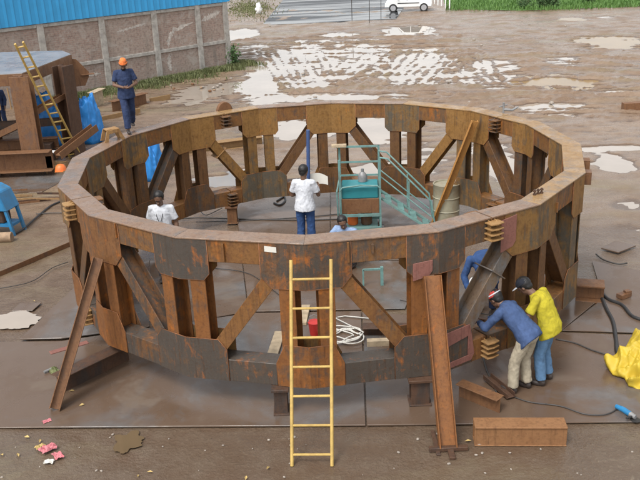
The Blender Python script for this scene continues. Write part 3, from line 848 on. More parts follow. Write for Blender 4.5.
def person(loc, rz, label, J, scale=1.0, shirt='wshirt', trousers='denim', sleeve='short', hat=None, hem=None, hairlen=1, shoe='shoe', group=None, curl=.6, lanyard=False, beard=False, female=False):
    """J: joints in a local frame, +y ahead, +x to the person's right, feet at z=0, for a body 1.68 m tall"""
    t = thing('person', loc, label, 'person', group, rz); t.scale = (scale,) * 3
    J = {k: Vector(v) for k, v in J.items()}
    pel, che, nek, hd = J['pelvis'], J['chest'], J['neck'], J['head']
    hdir = J.get('look', Vector((0, 1, 0))).normalized()           # where the face points
    up = (hd - nek).normalized(); up = (up - hdir * up.dot(hdir)).normalized()
    xr = hdir.cross(up)
    HR = Matrix((xr, hdir, up)).transposed()
    sx = (J['sr'] - J['sl']).normalized()
    tor = (nek - pel).normalized(); fwd = tor.cross(sx) * -1
    TR = Matrix((sx, sx.cross(tor) * -1, tor)).transposed()
    b = MB()
    # head: skull, jaw, nose, brow, ears, chin
    b.ell(hd + up * .025, (.076, .096, .098), HR, 16)
    b.ell(hd - up * .045 + hdir * .022, (.056, .066, .066), HR, 14)
    b.ell(hd - up * .095 + hdir * .062, (.026, .02, .018), HR, 10)
    b.prism([(-.004, .02), (.004, .02), (.017, -.04), (-.017, -.04)], hd + hdir * .07, xr, up, hdir, .022)
    b.ell(hd - up * .03 + hdir * .102, (.014, .016, .013), HR, 10)
    b.ell(hd + up * .03 + hdir * .085, (.052, .015, .010), HR, 10)
    b.ell(hd - up * .066 + hdir * .085, (.026, .01, .009), HR, 10)
    for s_ in (-1, 1): b.ell(hd + xr * .078 * s_ - up * .005, (.011, .02, .031), HR, 10)
    cap_limb(b, nek - tor * .06, .062, hd - up * .04 - hdir * .01, .053)
    # trunk
    b.ell(che, (.165, .105, .19), TR, 16); b.ell(pel.lerp(che, .45), (.14, .1, .17), TR, 16); b.ell(pel, (.155, .11, .13), TR, 16)
    for k in 'rl':
        sg = 1 if k == 'r' else -1
        sh, el, wr_ = J['s' + k], J['e' + k], J['h' + k]
        cap_limb(b, che.lerp(sh, .55) + tor * .04, .05, sh, .046); cap_limb(b, sh, .046, el, .038); cap_limb(b, el, .041, wr_, .027)
        pn = J.get('pn' + k, Vector((-sg, .2, 0)))
        hand(b, wr_, J.get('hd' + k, (wr_ - el)), pn, curl, 1.0, 1 if k == 'r' else -1)
        hp, kn, an = J['p' + k], J['k' + k], J['a' + k]
        cap_limb(b, hp, .088, kn, .056); cap_limb(b, kn, .055, kn.lerp(an, .3), .056); cap_limb(b, kn.lerp(an, .3), .056, an, .037)
    body = remesh(b, 'body', M['skin'], t, .0085, 3)
    for s_ in (-1, 1):
        MB().ell(hd + xr * .03 * s_ + up * .012 + hdir * .089, .0105, n=10).build('eye', M['eye'], t, smooth='all')
    # hair or headgear
    if hat is None or hat in ('capred', 'capdark', 'helmet', 'turban'):
        h = MB(); h.ell(hd + up * .045 - hdir * .02, (.092, .102, .10), HR, 18)
        h.ell(hd - hdir * .05 - up * .01, (.074, .055, .07), HR, 14)
        # trim the hair from the face with a forward cut
        hm = remesh(h, 'hair', M['hair'], t, .011, 2, .006, hash(label) % 50, 26)
        for v in hm.data.vertices:
            r = v.co - hd
            if r.dot(hdir) > .035 and r.dot(up) < .075: v.co -= hdir * (r.dot(hdir) - .035)
    if beard:
        h = MB(); h.ell(hd - up * .075 + hdir * .035, (.06, .062, .052), HR, 14); remesh(h, 'beard', M['hair'], t, .011, 2)
    if hat == 'turban':
        h = MB()
        for k in range(4): h.ell(hd + up * (.055 + .022 * k) - hdir * .012, (.1 - .012 * k, .115 - .012 * k, .035), Matrix.Rotation(.12 * (-1) ** k, 3, hdir) @ HR, 16)
        remesh(h, 'turban', M['ocap'], t, .011, 2, .008, 3, 14)
    if hat in ('capred', 'capdark', 'helmet'):
        mt = {'capred': 'redcap', 'capdark': 'dcap', 'helmet': 'white'}[hat]
        h = MB(); h.ell(hd + up * .055 - hdir * .01, (.096, .11, .088), HR, 18)
        o = remesh(h, 'cap', M[mt], t, .011, 2)
        for v in o.data.vertices:
            r = v.co - hd
            if r.dot(up) < .045: v.co += up * (.045 - r.dot(up))
        h = MB(); h.ell(hd + up * .05 + hdir * .115, (.075, .075, .008), HR, 14)
        h.build('cap_peak', M['wshirt' if hat != 'helmet' else 'white'], t, smooth='all')
        if hat == 'capred':
            h = MB(); h.ell(hd + up * .075 - hdir * .01, (.102, .116, .02), HR, 16); h.build('cap_band', M['wshirt'], t, smooth='all')
    # shirt
    b = MB(); hp0 = J['hem'] if 'hem' in J else pel - tor * .08
    b.ell(che + tor * .02, (.172, .125, .19), TR, 18)
    def ring_pts(c, rx, ry, mrot):
        return [c + mrot @ Vector((rx * math.cos(a * PI / 10), ry * math.sin(a * PI / 10), 0)) for a in range(20)]
    secs = [(hp0, .204, .182), (pel.lerp(hp0, .3), .196, .176), (pel.lerp(che, .4), .168, .14), (che, .172, .13), (che.lerp(nek, .55), .165, .11), (che.lerp(nek, .8), .10, .08), (nek + tor * .005, .068, .066)]
    vs_ = []
    for c, rx, ry in secs: vs_ += ring_pts(c, rx, ry, TR)
    fs_ = [(i * 20 + j, i * 20 + (j + 1) % 20, (i + 1) * 20 + (j + 1) % 20, (i + 1) * 20 + j) for i in range(len(secs) - 1) for j in range(20)]
    fs_ += [tuple(range(20))[::-1], tuple(range((len(secs) - 1) * 20, len(secs) * 20))]
    b.add(vs_, fs_)
    for k in 'rl':
        sh, el, wr_ = J['s' + k], J['e' + k], J['h' + k]
        b.ell(sh, .060, n=12)
        cap_limb(b, che.lerp(sh, .5) + tor * .06, .068, sh, .06)
        if sleeve == 'short': b.tube([sh, sh.lerp(el, .72)], [.06, .068], 14)
        else:
            b.tube([sh, el], [.062, .054], 14); b.ell(el, .056, n=12); b.tube([el, el.lerp(wr_, .88)], [.055, .043], 14)
    remesh(b, 'shirt', M[shirt], t, .012, 3, .016, hash(label) % 97, 8)
    # trousers
    b = MB(); b.ell(pel - tor * .02, (.138, .105, .12), TR, 16)
    for k in 'rl':
        hp, kn, an = J['p' + k], J['k' + k], J['a' + k]
        cap_limb(b, pel.lerp(hp, .6), .094, hp, .094); b.tube([hp, kn], [.095, .076], 14); b.ell(kn, .078, n=12); b.tube([kn, kn.lerp(an, .93)], [.078, .072], 14)
    remesh(b, 'trousers', M[trousers], t, .012, 3, .015, hash(label) % 89 + 5, 8)
    for k in 'rl':
        an = J['a' + k]; fd = J.get('f' + k, Vector((0, 1, 0))).normalized()
        R = Matrix((fd.cross(Z), fd, Z)).transposed()
        h = MB(); h.ell(an + fd * .07 - Z * .038, (.047, .135, .04), R, 14); h.ell(an - fd * .01 - Z * .02, (.044, .06, .055), R, 12)
        o = remesh(h, 'shoe', M[shoe], t, .012, 2)
        zmin = an.z - .075
        for v in o.data.vertices:
            if v.co.z < zmin: v.co.z = zmin
    if lanyard:
        pts = [nek + sx * .06 + TR @ Vector((0, .05, -.02)), che + TR @ Vector((.05, .135, .03)), pel.lerp(che, .6) + TR @ Vector((.0, .153, 0)), che + TR @ Vector((-.05, .135, .03)), nek - sx * .06 + TR @ Vector((0, .05, -.02))]
        MB().tube(pts, .006, 6).build('lanyard', M['black'], t)
        MB().box(pel.lerp(che, .5) + TR @ Vector((0, .158, 0)), (.06, .006, .08), TR).build('badge', M['navy'], t)
    return t

def stand(**kw):
    J = dict(pelvis=(0, 0, .95), chest=(0, .01, 1.24), neck=(0, 0, 1.42), head=(0, .03, 1.565), sr=(.17, -.01, 1.37), sl=(-.17, -.01, 1.37),
             er=(.24, -.02, 1.09), el=(-.24, -.02, 1.09), hr=(.25, .08, .86), hl=(-.25, .08, .86), pr=(.09, 0, .90), pl=(-.09, 0, .90),
             kr=(.10, .02, .49), kl=(-.10, .02, .49), ar=(.11, -.02, .075), al=(-.11, -.02, .075))
    J.update(kw); return J

# walking along the rim in navy, hands together at the waist
wl = A(131, 131, ZT); 
person(wl, math.radians(200), 'man in navy work clothes and orange turban walking along the far left rim', 
       stand(look=(.15, .85, -.45), head=(0, .08, 1.545), er=(.25, .02, 1.10), el=(-.25, .02, 1.10), hr=(.07, .26, 1.06), hl=(-.06, .25, 1.05),
             hdr=(-1, .4, 0), hdl=(1, .4, 0), pnr=(0, .3, 1), pnl=(0, .3, 1), kr=(.09, .17, .52), ar=(.09, .24, .085), kl=(-.09, -.06, .5), al=(-.10, -.34, .13), hem=(0, 0, .78)),
       .81, 'navy', 'navy2', 'short', 'turban', beard=True)
# standing facing the camera with a lanyard
ll = A(159, 193, 1.68); ll.z = .034
person(ll, math.radians(176), 'dark-haired man in a white collared shirt with a lanyard inside the left of the ring', stand(look=(0, .9, -.35), hem=(0, 0, .80), head=(0, .05, 1.56)), 1.0, 'wshirt', 'greytrs', lanyard=True)
# seen from behind with a paper
bl = A(303, 168, 1.68); bl.z = .034
person(bl, math.radians(-14), 'man in a white T-shirt and blue jeans seen from behind beside the blue pole',
       stand(look=(.3, .9, -.3), er=(.25, .08, 1.11), el=(-.25, .05, 1.10), hr=(.20, .32, 1.19), hl=(-.02, .3, 1.12), hem=(0, 0, .84)), 1.0, 'wshirt', 'denim')
pp = AY(318, 181, bl.y + .36)
b = MB(); 
for i_ in range(6):
    for j_ in range(2): pass
gv = []; 
for i_ in range(7):
    for j_ in range(5):
        u_, v_ = i_ / 6, j_ / 4
        gv.append((-.15 + .34 * u_, .05 * math.sin(3 * u_) + .02 * v_, -.12 + .26 * v_ + .05 * math.sin(2.5 * u_) - .1 * u_ * v_))
gf = [(i_ * 5 + j_, (i_ + 1) * 5 + j_, (i_ + 1) * 5 + j_ + 1, i_ * 5 + j_ + 1) for i_ in range(6) for j_ in range(4)]
o = MB().add(gv, gf).build('paper_sheet', M['paper'], smooth='all'); o.location = pp
tag(o, 'white paper drawing held up beside the blue pole', 'paper')
# crouching before the teal platform
cl = A(349, 228, .72); cl.z = .034
person(cl, math.radians(150), 'crouching dark-haired man in a pale blue shirt in front of the teal platform',
       dict(pelvis=(0, 0, .34), chest=(0, .12, .58), neck=(0, .18, .74), head=(0, .24, .87), look=(-.5, .8, -.35), sr=(.18, .14, .70), sl=(-.18, .14, .70), er=(.26, .34, .52), el=(-.26, .34, .52),
            hr=(.12, .52, .5), hl=(-.12, .52, .5), pr=(.1, .02, .32), pl=(-.1, .02, .32), kr=(.17, .40, .46), kl=(-.17, .40, .46), ar=(.15, .12, .08), al=(-.15, .12, .08), hem=(0, -.06, .28)), 1.0, 'lshirt', 'greytrs')
# worker in blue bending over the splice
wb = A(519, 390, .032)
person(wb, math.radians(46), 'man in a blue long-sleeved shirt, khaki trousers and red cap bending over the splice',
       dict(pelvis=(0, -.10, .90), chest=(0, .16, 1.12), neck=(0, .30, 1.22), head=(0, .42, 1.27), look=(0, .72, -.62), sr=(.17, .25, 1.17), sl=(-.17, .25, 1.17), er=(.25, .42, .93), el=(-.25, .42, .93),
            hr=(.08, .62, .86), hl=(-.06, .64, .88), hdr=(-.2, 1, 0), hdl=(.2, 1, 0), pnr=(-.5, .2, -.8), pnl=(.5, .2, -.8), pr=(.09, -.10, .86), pl=(-.09, -.10, .86), kr=(.11, .0, .47), kl=(-.11, .03, .47), ar=(.12, -.05, .075), al=(-.12, .03, .075), hem=(0, -.15, .80)),
       .95, 'bshirt', 'khaki', 'long', 'capred')
wy = A(543, 382, .032)
person(wy, math.radians(58), 'man in a yellow T-shirt, faded jeans and dark cap looking down beside the blue-shirted worker',
       dict(pelvis=(0, -.04, .93), chest=(0, .06, 1.20), neck=(0, .20, 1.34), head=(0, .33, 1.41), look=(0, .7, -.7), sr=(.17, .12, 1.31), sl=(-.17, .12, 1.31), er=(.25, .02, 1.05), el=(-.24, .20, 1.06),
            hr=(.20, .10, .80), hl=(-.1, .40, .98), pr=(.09, -.04, .89), pl=(-.09, -.04, .89), kr=(.10, .04, .48), kl=(-.1, .05, .48), ar=(.11, -.04, .075), al=(-.11, .0, .075), hem=(0, -.05, .76)),
       .95, 'yshirt', 'denim2', 'short', 'capdark')
# partly hidden worker inside the ring at the splice
hb = Vector((2.55, 11.62, .034))
person(hb, math.radians(152), 'man in dark blue with a white helmet stooping inside the ring behind the right splice',
       dict(pelvis=(0, -.16, .88), chest=(0, .14, 1.0), neck=(0, .37, .89), head=(0, .53, .74), look=(0, .3, -.95), sr=(.18, .26, 1.0), sl=(-.18, .26, 1.0), er=(.24, .36, .74), el=(-.24, .36, .74),
            hr=(.12, .48, .56), hl=(-.12, .48, .56), pr=(.09, -.15, .84), pl=(-.09, -.15, .84), kr=(.11, .0, .47), kl=(-.11, .0, .47), ar=(.11, -.08, .075), al=(-.11, -.08, .075), hem=(0, -.22, .8)),
       1.0, 'denim', 'navy2', 'long', 'helmet')
# at the far left edge
ne = A(4, 130); 
person(ne, math.radians(170), 'man in dark clothes standing beneath the gantry table at the left edge', stand(look=(0, 1, -.2)), .93, 'navy', 'navy2', 'long')

# ------------------------------------------------------------------ blue pole, teal access platform, drum
pb = A(309, 244, .034)
t = thing('pole', pb, 'slender blue steel pole standing on the ring floor beside the man with paper', 'pole')
MB().tube([(0, 0, .01), AY(308, 130, pb.y) - pb], .035, 12).build('shaft', M['bluepole'], t, smooth=True)
MB().box((0, 0, .006), (.16, .16, .012)).build('base_plate', M['bluepole'], t)

pa = A(361, 231, .034)
tp = thing('access_platform', pa, 'teal steel access platform with guard rails, tank and staircase inside the ring', 'platform', rz=math.radians(-3))
W_, D_, HT = .80, .62, 1.62
for sx_ in (-W_ / 2, W_ / 2):
    for sy_ in (0, D_):
        MB().bar((sx_, sy_, 0), (sx_, sy_, HT - (.0 if sy_ else .12)), .04, .04).build('post', M['teal'], tp)
rails = MB()
for z_ in (1.0, 1.28): 
    rails.bar((-W_ / 2, D_, z_), (W_ / 2, D_, z_), .032, .032); rails.bar((-W_ / 2 + .001, 0, z_ - .003), (-W_ / 2 + .001, D_, z_ - .003), .03, .03)
rails.bar((-W_ / 2 - .06, D_ + .001, HT - .018), (W_ / 2 + .02, D_ + .001, HT - .018), .036, .036)
rails.tube([(-W_ / 2, -.01, .86), (-W_ / 2 + .05, -.01, .93), (0, -.01, .97), (W_ / 2 - .05, -.01, .95), (W_ / 2, -.01, .9)], .018, 8)
rails.tube([(-W_ / 2 - .05, -.03, .3), (-W_ / 2 - .06, -.03, .86), (-W_ / 2 - .01, .2, 1.05)], .017, 8)
rails.build('guard_rail', M['teal'], tp)
MB().box((0, .30, .80), (W_ - .06, .5, .26)).build('tank', M['tealtank'], tp, bevel=.02)
MB().box((0, .02, .53), (W_ - .05, .03, .30)).build('panel', M['brown'], tp, bevel=.004)
fr_ = MB()
for z_ in (.34, .06):
    fr_.bar((-W_ / 2, -.003, z_), (W_ / 2, -.003, z_), .05, .05); fr_.bar((-W_ / 2, D_ + .003, z_), (W_ / 2, D_ + .003, z_), .05, .05)
fr_.box((0, .3, .055), (W_ - .1, .5, .02))
fr_.build('base_frame', M['teal'], tp)
MB().lathe((-.16, .25, .07), [(.1, 0), (.11, .02), (.11, .22), (.09, .25)]).build('canister', M['orange'], tp, smooth=True)
MB().lathe((.12, .25, .07), [(.1, 0), (.115, .02), (.115, .24), (.1, .26)]).build('canister', M['brown'], tp, smooth=True)
MB().box((-W_ / 2 + .0, .55, HT + .03), (.3, .12, .05)).build('board', M['wood'], tp)
MB().lathe((.06, .4, .935), [(.09, 0), (.1, .1), (.07, .16), (.03, .2), (.03, .26)]).build('lantern', M['steelgrey'], tp, smooth=True)
# the flight of stairs down to the right
s0 = Vector((W_ / 2 + .02, .25, .66)); s1 = Vector((W_ / 2 + 1.02, -.02, .03))
for dy in (0, .5):
    MB().bar(s0 + Vector((0, dy - .15, 0)), s1 + Vector((0, dy - .15, 0)), .03, .09).build('stringer', M['teal'], tp)
    MB().tube([Vector((W_ / 2, dy + .1, HT - .12)), Vector((W_ / 2 + .16, dy + .06, HT - .14)), s1 + Vector((-.02, dy - .15, .62)), s1 + Vector((.06, dy - .15, .1))], .018, 8).build('handrail', M['teal'], tp, smooth=True)
    MB().tube([Vector((W_ / 2, dy + .1, HT - .5)), s1 + Vector((-.02, dy - .15, .3))], .014, 8).build('handrail', M['teal'], tp, smooth=True)
    MB().bar(s0.lerp(s1, .55) + Vector((0, dy - .15, .05)), s0.lerp(s1, .55) + Vector((0, dy - .15, .72)), .028, .028).build('baluster', M['teal'], tp)
for k in range(4):
    c = s0.lerp(s1, (k + .6) / 4) + Vector((0, .1, 0))
    MB().box(c, (.12, .46, .02)).build('tread', M['teal'], tp)
for sx_ in (-W_ / 2 - .03, W_ / 2 + .04):
    b = MB().tube([(sx_ - .02, -.05, .08), (sx_ + .02, -.05, .08)], .08, 16); b.build('caster', M['black'], tp, smooth=True)

dr = A(446, 221, .034); 
b = MB().lathe((0, 0, 0), [(.25, 0), (.27, .01), (.27, .25), (.283, .265), (.27, .28), (.27, .53), (.283, .545), (.27, .56), (.27, .80), (.28, .82), (.25, .82), (.245, .795)], 28)
t = thing('drum', dr, 'cream steel drum standing inside the ring behind the tan leaning bar', 'drum')
b.build('barrel', M['drum'], t, smooth=True)
MB().lathe((.1, .05, .795), [(.035, 0), (.035, .02), (.02, .025)], 12).build('bung', M['brown'], t)
# small teal stand seen through the front bay
ts = A(382, 285, .034)
t = thing('trestle', ts, 'small teal trestle on the ring floor seen below the front top beam', 'trestle')
MB().bar((0, 0, 0), (0, 0, .34), .05, .05).build('leg', M['teal'], t); MB().bar((-.32, 0, .30), (.03, 0, .30), .03, .03).build('crossbar', M['teal'], t)
MB().bar((-.32, 0, 0), (-.32, .0, .3), .03, .03).build('leg', M['teal'], t)
# red and white bucket, rope coil
rb = A(315, 334, .034)
t = thing('bucket', rb, 'small red bucket behind the rungs of the tall ladder', 'bucket')
MB().lathe((0, 0, 0), [(.075, 0), (.1, .2), (.104, .21), (.096, .21)], 18).build('pail', M['red'], t, smooth=True)
MB().tube([(-.1, 0, .2), (-.07, 0, .3), (0, 0, .33), (.07, 0, .3), (.1, 0, .2)], .005, 6).build('handle', M['steelgrey'], t)
b = MB().bar(A(302, 324, .06), A(306, 306, .06), .14, .05, (1, 0, 0)); piece('timber_block', b, M['wood'], 'pale timber end lying behind the tall ladder near the red bucket', 'timber block', A(304, 315, .06))
pts = []
cc = A(343, 336, .05)
for k in range(150):
    a = k * .21; r = .25 + .08 * math.sin(k * .13) + .03 * math.sin(k * .71)
    pts.append(cc + Vector((r * math.cos(a) + .06 * math.sin(k * .05), r * math.sin(a) * .9 + .05 * math.cos(k * .043), .012 * (k % 30) / 10)))
pts += [A(335, 318, .05), A(345, 316, .05), A(375, 319, .05)]
o = MB().tube(pts, .011, 6).build('rope', M['rope'], smooth='all'); tag(o, 'loose coil of white rope on the ring floor', 'rope')

# ------------------------------------------------------------------ cables and hoses
def cable(px, label, r=.012, mat='cable', z=.045, name='cable', sub=6):
    P = [A(x, y, z) for x, y in px]; out = []
    for i in range(len(P) - 1):
        p0_, p1_, p2_, p3_ = P[max(i - 1, 0)], P[i], P[i + 1], P[min(i + 2, len(P) - 1)]
        for k in range(sub):
            s_ = k / sub
            out.append(.5 * ((2 * p1_) + (p2_ - p0_) * s_ + (2 * p0_ - 5 * p1_ + 4 * p2_ - p3_) * s_ ** 2 + (3 * p1_ - p0_ - 3 * p2_ + p3_) * s_ ** 3))
    out.append(P[-1])
    o = MB().tube(out, r, 7).build(name, M[mat], smooth='all')
    return tag(o, label, name)
cable([(599, 289), (608, 299), (622, 305), (632, 316), (645, 321), (670, 330)], 'thick black hose curving to the right edge above the other', .03, 'black', name='hose')
cable([(599, 291), (606, 308), (613, 322), (616, 340), (619, 356), (640, 372)], 'thick black hose running down under the yellow tarpaulin', .03, 'black', name='hose')
cable([(556, 339), (575, 343), (592, 350), (615, 357)], 'thin cable running from the beam towards the yellow tarpaulin', .011)
cable([(512, 396), (530, 402), (560, 406), (585, 414), (607, 414), (621, 406)], 'thin dark cable between the bending worker and the blue grinder', .009)
cable([(498, 396), (492, 382), (486, 368), (482, 352)], 'grey cable dropping from the splice to the channel offcut', .012)
cable([(0, 239), (20, 231), (38, 216), (52, 205), (66, 200)], 'dark hose beside the blue machine at the left', .022, 'black', name='hose')
cable([(36, 214), (50, 213), (66, 213)], 'short thin rod on the mud near the left splice', .012)
cable([(-10, 290), (30, 282), (52, 268), (68, 262)], 'thin wire on the mud left of the ring', .008)
cable([(196, 222), (230, 221), (290, 218), (345, 213), (350, 208)], 'thin cable crossing the floor behind the white-shirted man', .010)
cable([(150, 224), (190, 218), (240, 219), (300, 220), (340, 219)], 'dark cable crossing the ring floor towards the teal platform', .014)
cable([(200, 211), (206, 215), (214, 212), (222, 208)], 'short loop of cable under the back-left gusset', .010)
cable([(274, 203), (280, 205), (285, 201), (284, 197), (277, 201)], 'small black cable bundle on the floor left of the man with paper', .022, 'black')
cable([(214, 268), (250, 274), (285, 299), (300, 305)], 'thin wire drooping across the floor left of the ladder', .007)
cable([(596, 254), (604, 260), (618, 264), (627, 263)], 'curved dark rod beside the small square plate', .014)
cable([(400, 300), (455, 310), (505, 316)], 'thin wire on the floor behind the front right node', .006)

# ------------------------------------------------------------------ grinder
gp = A(627, 412, .075)
t = thing('grinder', gp, 'blue angle grinder lying at the front edge of the right plate', 'grinder', rz=math.radians(25))
MB().tube([(-.02, .16, 0), (-.01, .05, .01), (0, -.05, .0)], [.028, .036, .036], 12).build('motor_body', M['bluepaint'], t, smooth=True)
MB().tube([(0, -.05, 0), (.01, -.13, -.005)], [.034, .028], 12).build('gear_head', M['steelgrey'], t, smooth=True)
MB().lathe((.01, -.13, -.045), [(.012, 0), (.062, .002), (.062, .006), (.012, .01)], 20).build('disc', M['black'], t)
MB().tube([(-.03, -.1, .0), (-.13, -.12, .02)], .014, 10).build('side_handle', M['black'], t, smooth=True)
# bolts on the rim, shackle
for k, (x, y) in enumerate(((534.5, 195), (538, 194), (541.5, 193.2))):
    q = A(x, y, ZT)
    t = thing('bolt', q, 'rusty bolt in the row of three lying on the right rim', 'bolt', 'bolts lying on the right rim', rz=.4 * k)
    MB().lathe((0, 0, 0), [(.024, 0), (.024, .02), (.012, .021), (.012, .075)], 6).build('shank', M['dark'], t)
    MB().lathe((0, 0, .045), [(.023, 0), (.023, .018)], 6).build('nut', M['dark'], t)
q = A(506, 113, ZT)
t = thing('clamp', q, 'grey screw clamp standing on the back-right rim', 'clamp')
MB().tube([(-.05, 0, 0), (-.05, 0, .2)], .022, 8).build('screw', M['steelgrey'], t)
MB().tube([(-.05, 0, .07), (.12, 0, .05), (.24, .04, .1)], [.03, .025, .015], 8).build('jaw', M['steelgrey'], t)
MB().tube([(-.14, 0, .12), (.02, 0, .16)], .012, 8).build('handle', M['steelgrey'], t)
q = A(113, 140, ZT)
t = thing('lifting_bracket', q, 'ochre arched bracket standing on the left rim by the walking man', 'bracket', rz=.6)
b = MB()
for dy in (-.10, .10):
    b.prism([(-.2, 0), (-.13, .2), (.1, .22), (.2, .0), (.13, 0), (.07, .15), (-.09, .14), (-.12, 0)], (0, dy - .01, 0), Vector((1, 0, 0)), Z, Vector((0, 1, 0)), .02)
b.build('side_plate', M['fin'], t, bevel=.003)
MB().box((-.01, 0, .21), (.24, .178, .018)).build('top_plate', M['fin'], t, bevel=.003)

# ------------------------------------------------------------------ tarpaulins
def tarp(name, poly, h, mat, label, seed=0, amp=.05, z0=.03, power=3.0, lean=(0, 0)):
    """crumpled sheet heaped over an outline: rings from the outline to the middle, creased by noise"""
    cx = sum(p[0] for p in poly) / len(poly); cy = sum(p[1] for p in poly) / len(poly)
    P = [Vector((p[0] - cx, p[1] - cy, 0)) for p in poly]; nP = len(P); NA, NR = 132, 40
    out = []
    for a in range(NA):
        s_ = a * nP / NA; i_ = int(s_); f_ = s_ - i_
        out.append(P[i_ % nP].lerp(P[(i_ + 1) % nP], f_))
    V = []; Fc = []
    for r_ in range(NR):
        rr = 1 - r_ / NR
        for a in range(NA):
            q_ = out[a] * rr
            x, y = q_.x, q_.y
            hz = h * (1 - rr ** power)
            k = noise.fractal(Vector((x * 2.4 + seed, y * 2.4, seed)), .8, 2.1, 4)
            rd_ = 1 - abs(noise.noise(Vector((x * 3.1 + seed, y * 3.1, 3 + hz * 2)))) * 2.4
            rd2 = 1 - abs(noise.noise(Vector((x * 7 + seed, y * 7, 8 + hz * 4)))) * 2.4
            rd3 = 1 - abs(noise.noise(Vector((x * 1.7 + y * 5 + seed, y * 1.7 - x * 5, hz * 3)))) * 2.6
            d = amp * (.5 * k + .6 * max(-.5, rd_) + .42 * max(-.5, rd2) + .35 * max(-.5, rd3))
            e_ = min(1, (1 - rr) * 5 + .12)
            n_ = q_.normalized() * d * .8 * min(1, (1 - rr) * 9) * rr
            V.append((x + n_.x + lean[0] * hz, y + n_.y + lean[1] * hz, max(z0, z0 + hz * (1 + .25 * k) + d * e_)))
    for r_ in range(NR - 1):
        for a in range(NA):
            b_ = (a + 1) % NA
            Fc.append((r_ * NA + a, r_ * NA + b_, (r_ + 1) * NA + b_, (r_ + 1) * NA + a))
    Fc.append(tuple((NR - 1) * NA + a for a in range(NA)))
    o = MB().add(V, Fc).build(name, mat, smooth='all'); o.location = (cx, cy, 0)
    s_ = o.modifiers.new('s', 'SOLIDIFY'); s_.thickness = .004
    return tag(o, label, 'tarpaulin')
yp = [tuple(A(*q)[:2]) for q in ((606, 370), (612, 378), (624, 382), (628, 389), (640, 392), (680, 398), (700, 372), (680, 352), (640, 349), (628, 353), (620, 360))]
tarp('tarpaulin', yp, .30, M['tarp_y'], 'crumpled bright yellow tarpaulin heaped on the right plate', seed=4, amp=.13, z0=.035, power=2.2)
def bundle(px, py, w_, d_, h_, label, seed):
    c = A(px, py)
    poly = [(c.x + w_ / 2 * math.cos(a * PI / 8) * (1 + .12 * math.sin(a * 2.3 + seed)), c.y + d_ / 2 * (1 + .1 * math.cos(a * 1.7 + seed)) * math.sin(a * PI / 8)) for a in range(16)]
    tarp('tarpaulin', poly, h_, M['tarp_b'], label, seed=seed, amp=.09, z0=.0, power=4)
bundle(51, 144, 1.5, .9, 1.3, 'crumpled blue tarpaulin behind the yellow ladder at the gantry table', 2)
bundle(91, 141, .85, 1.0, 1.2, 'crumpled blue tarpaulin bundle to the right of the gantry leg', 9)
bundle(152, 178, .62, .8, .95, 'tall crumpled blue tarpaulin seen through the left bays of the ring', 14)

# ------------------------------------------------------------------ rusty gantry table on the left
gb = A(36, 172)
GY0 = gb.y
t = thing('gantry_table', gb, 'rusty steel gantry table with a wet pale top and bracketed legs', 'gantry')
def L_(px, py, y): return AY(px, py, y) - gb
yF, yB = GY0, GY0 + 2.3
zt_ = AY(36, 74, yF).z
xl, xr_ = -3.0, AY(72, 60, yF + 1.2).x - gb.x
MB().hbeam((.02, 0, .02), (.02, 0, zt_ - .03), (1, 0, 0), .5, .34, .03, .03).build('leg', M['brown'], t, bevel=.006)
lx = AY(71, 100, yF + 1.5).x - gb.x
MB().hbeam((lx - .1, 1.5, .02), (lx - .1, 1.5, zt_ - .03), (.4, 1, 0), .5, .36, .03, .03).build('leg', M['dark'], t, bevel=.006)
MB().hbeam((-1.6, 1.6, .02), (-1.6, 1.6, zt_ - .03), (1, 0, 0), .4, .3, .03, .03).build('leg', M['brown'], t, bevel=.006)
topo = [tuple((A(*q, zt_) - gb)[:2]) for q in ((-70, 78), (22, 73), (71, 54), (62, 50.5), (-70, 54))]
MB().prism(topo, (0, 0, zt_ - .02), Vector((1, 0, 0)), Vector((0, 1, 0)), Z, .02).build('top_plate', M['steelwet'] if 'steelwet' in M else mat_plain('wet_pale_plate', (.30, .27, .25), .2, .3, 1.6, dirt=(.17, .10, .06)), t, bevel=.003)
rim = MB()
for i in range(len(topo)):
    a, b_ = Vector((*topo[i], 0)), Vector((*topo[(i + 1) % len(topo)], 0))
    rim.rectbeam(a + Z * (zt_ - .17), b_ + Z * (zt_ - .17), Z, [(-.15, .149, -.012, .012)])
rim.build('edge_beam', M['brown'], t, bevel=.003)
ex = Vector((*topo[2], 0)) + Vector((-.08, 0, 0))
MB().prism([(0, -.1), (.2, -.14), (.52, -.55), (.5, -.7), (.36, -.95), (0, -.95)], ex + Z * (zt_ - .03), Vector((.92, .4, 0)), Z, Vector((-.4, .92, 0)), .03).build('bracket', M['brown'], t, bevel=.003)
MB().prism([(-.1, -.2), (.1, -.2), (.1, .2), (-.1, .2)], ex + Vector((.42, .2, zt_ - .66)), Vector((-.4, .92, 0)), Vector((.92, .4, 0)), Z, .03).build('bracket', M['brown'], t, bevel=.003)
bb = MB().rectbeam((-3.0, -.3, .42), (.62, -.3, .42), Z, [(-.26, .26, -.02, .02), (.24, .262, .02, .3), (-.262, -.24, .02, .3)])
bb.build('base_beam', M['brown'], t, bevel=.004)
MB().hbeam((.75, -.3, .5), (1.5, .9, .95), Z, .2, .22).build('brace', M['brown'], t, bevel=.004)
MB().hbeam((.5, -.22, .02), (.5, -.22, .5), (1, 0, 0), .16, .2).build('foot', M['dark'], t)
MB().hbeam((-.9, -.22, .02), (-.9, -.22, .17), (1, 0, 0), .16, .2).build('foot', M['dark'], t)
MB().hbeam((-.25, .5, 1.25), (-2.2, 1.4, .4), Z, .16, .2).build('brace', M['brown'], t)
MB().hbeam((.1, .25, 1.55), (lx - .2, 1.45, 1.75), Z, .14, .18).build('brace', M['brown'], t)
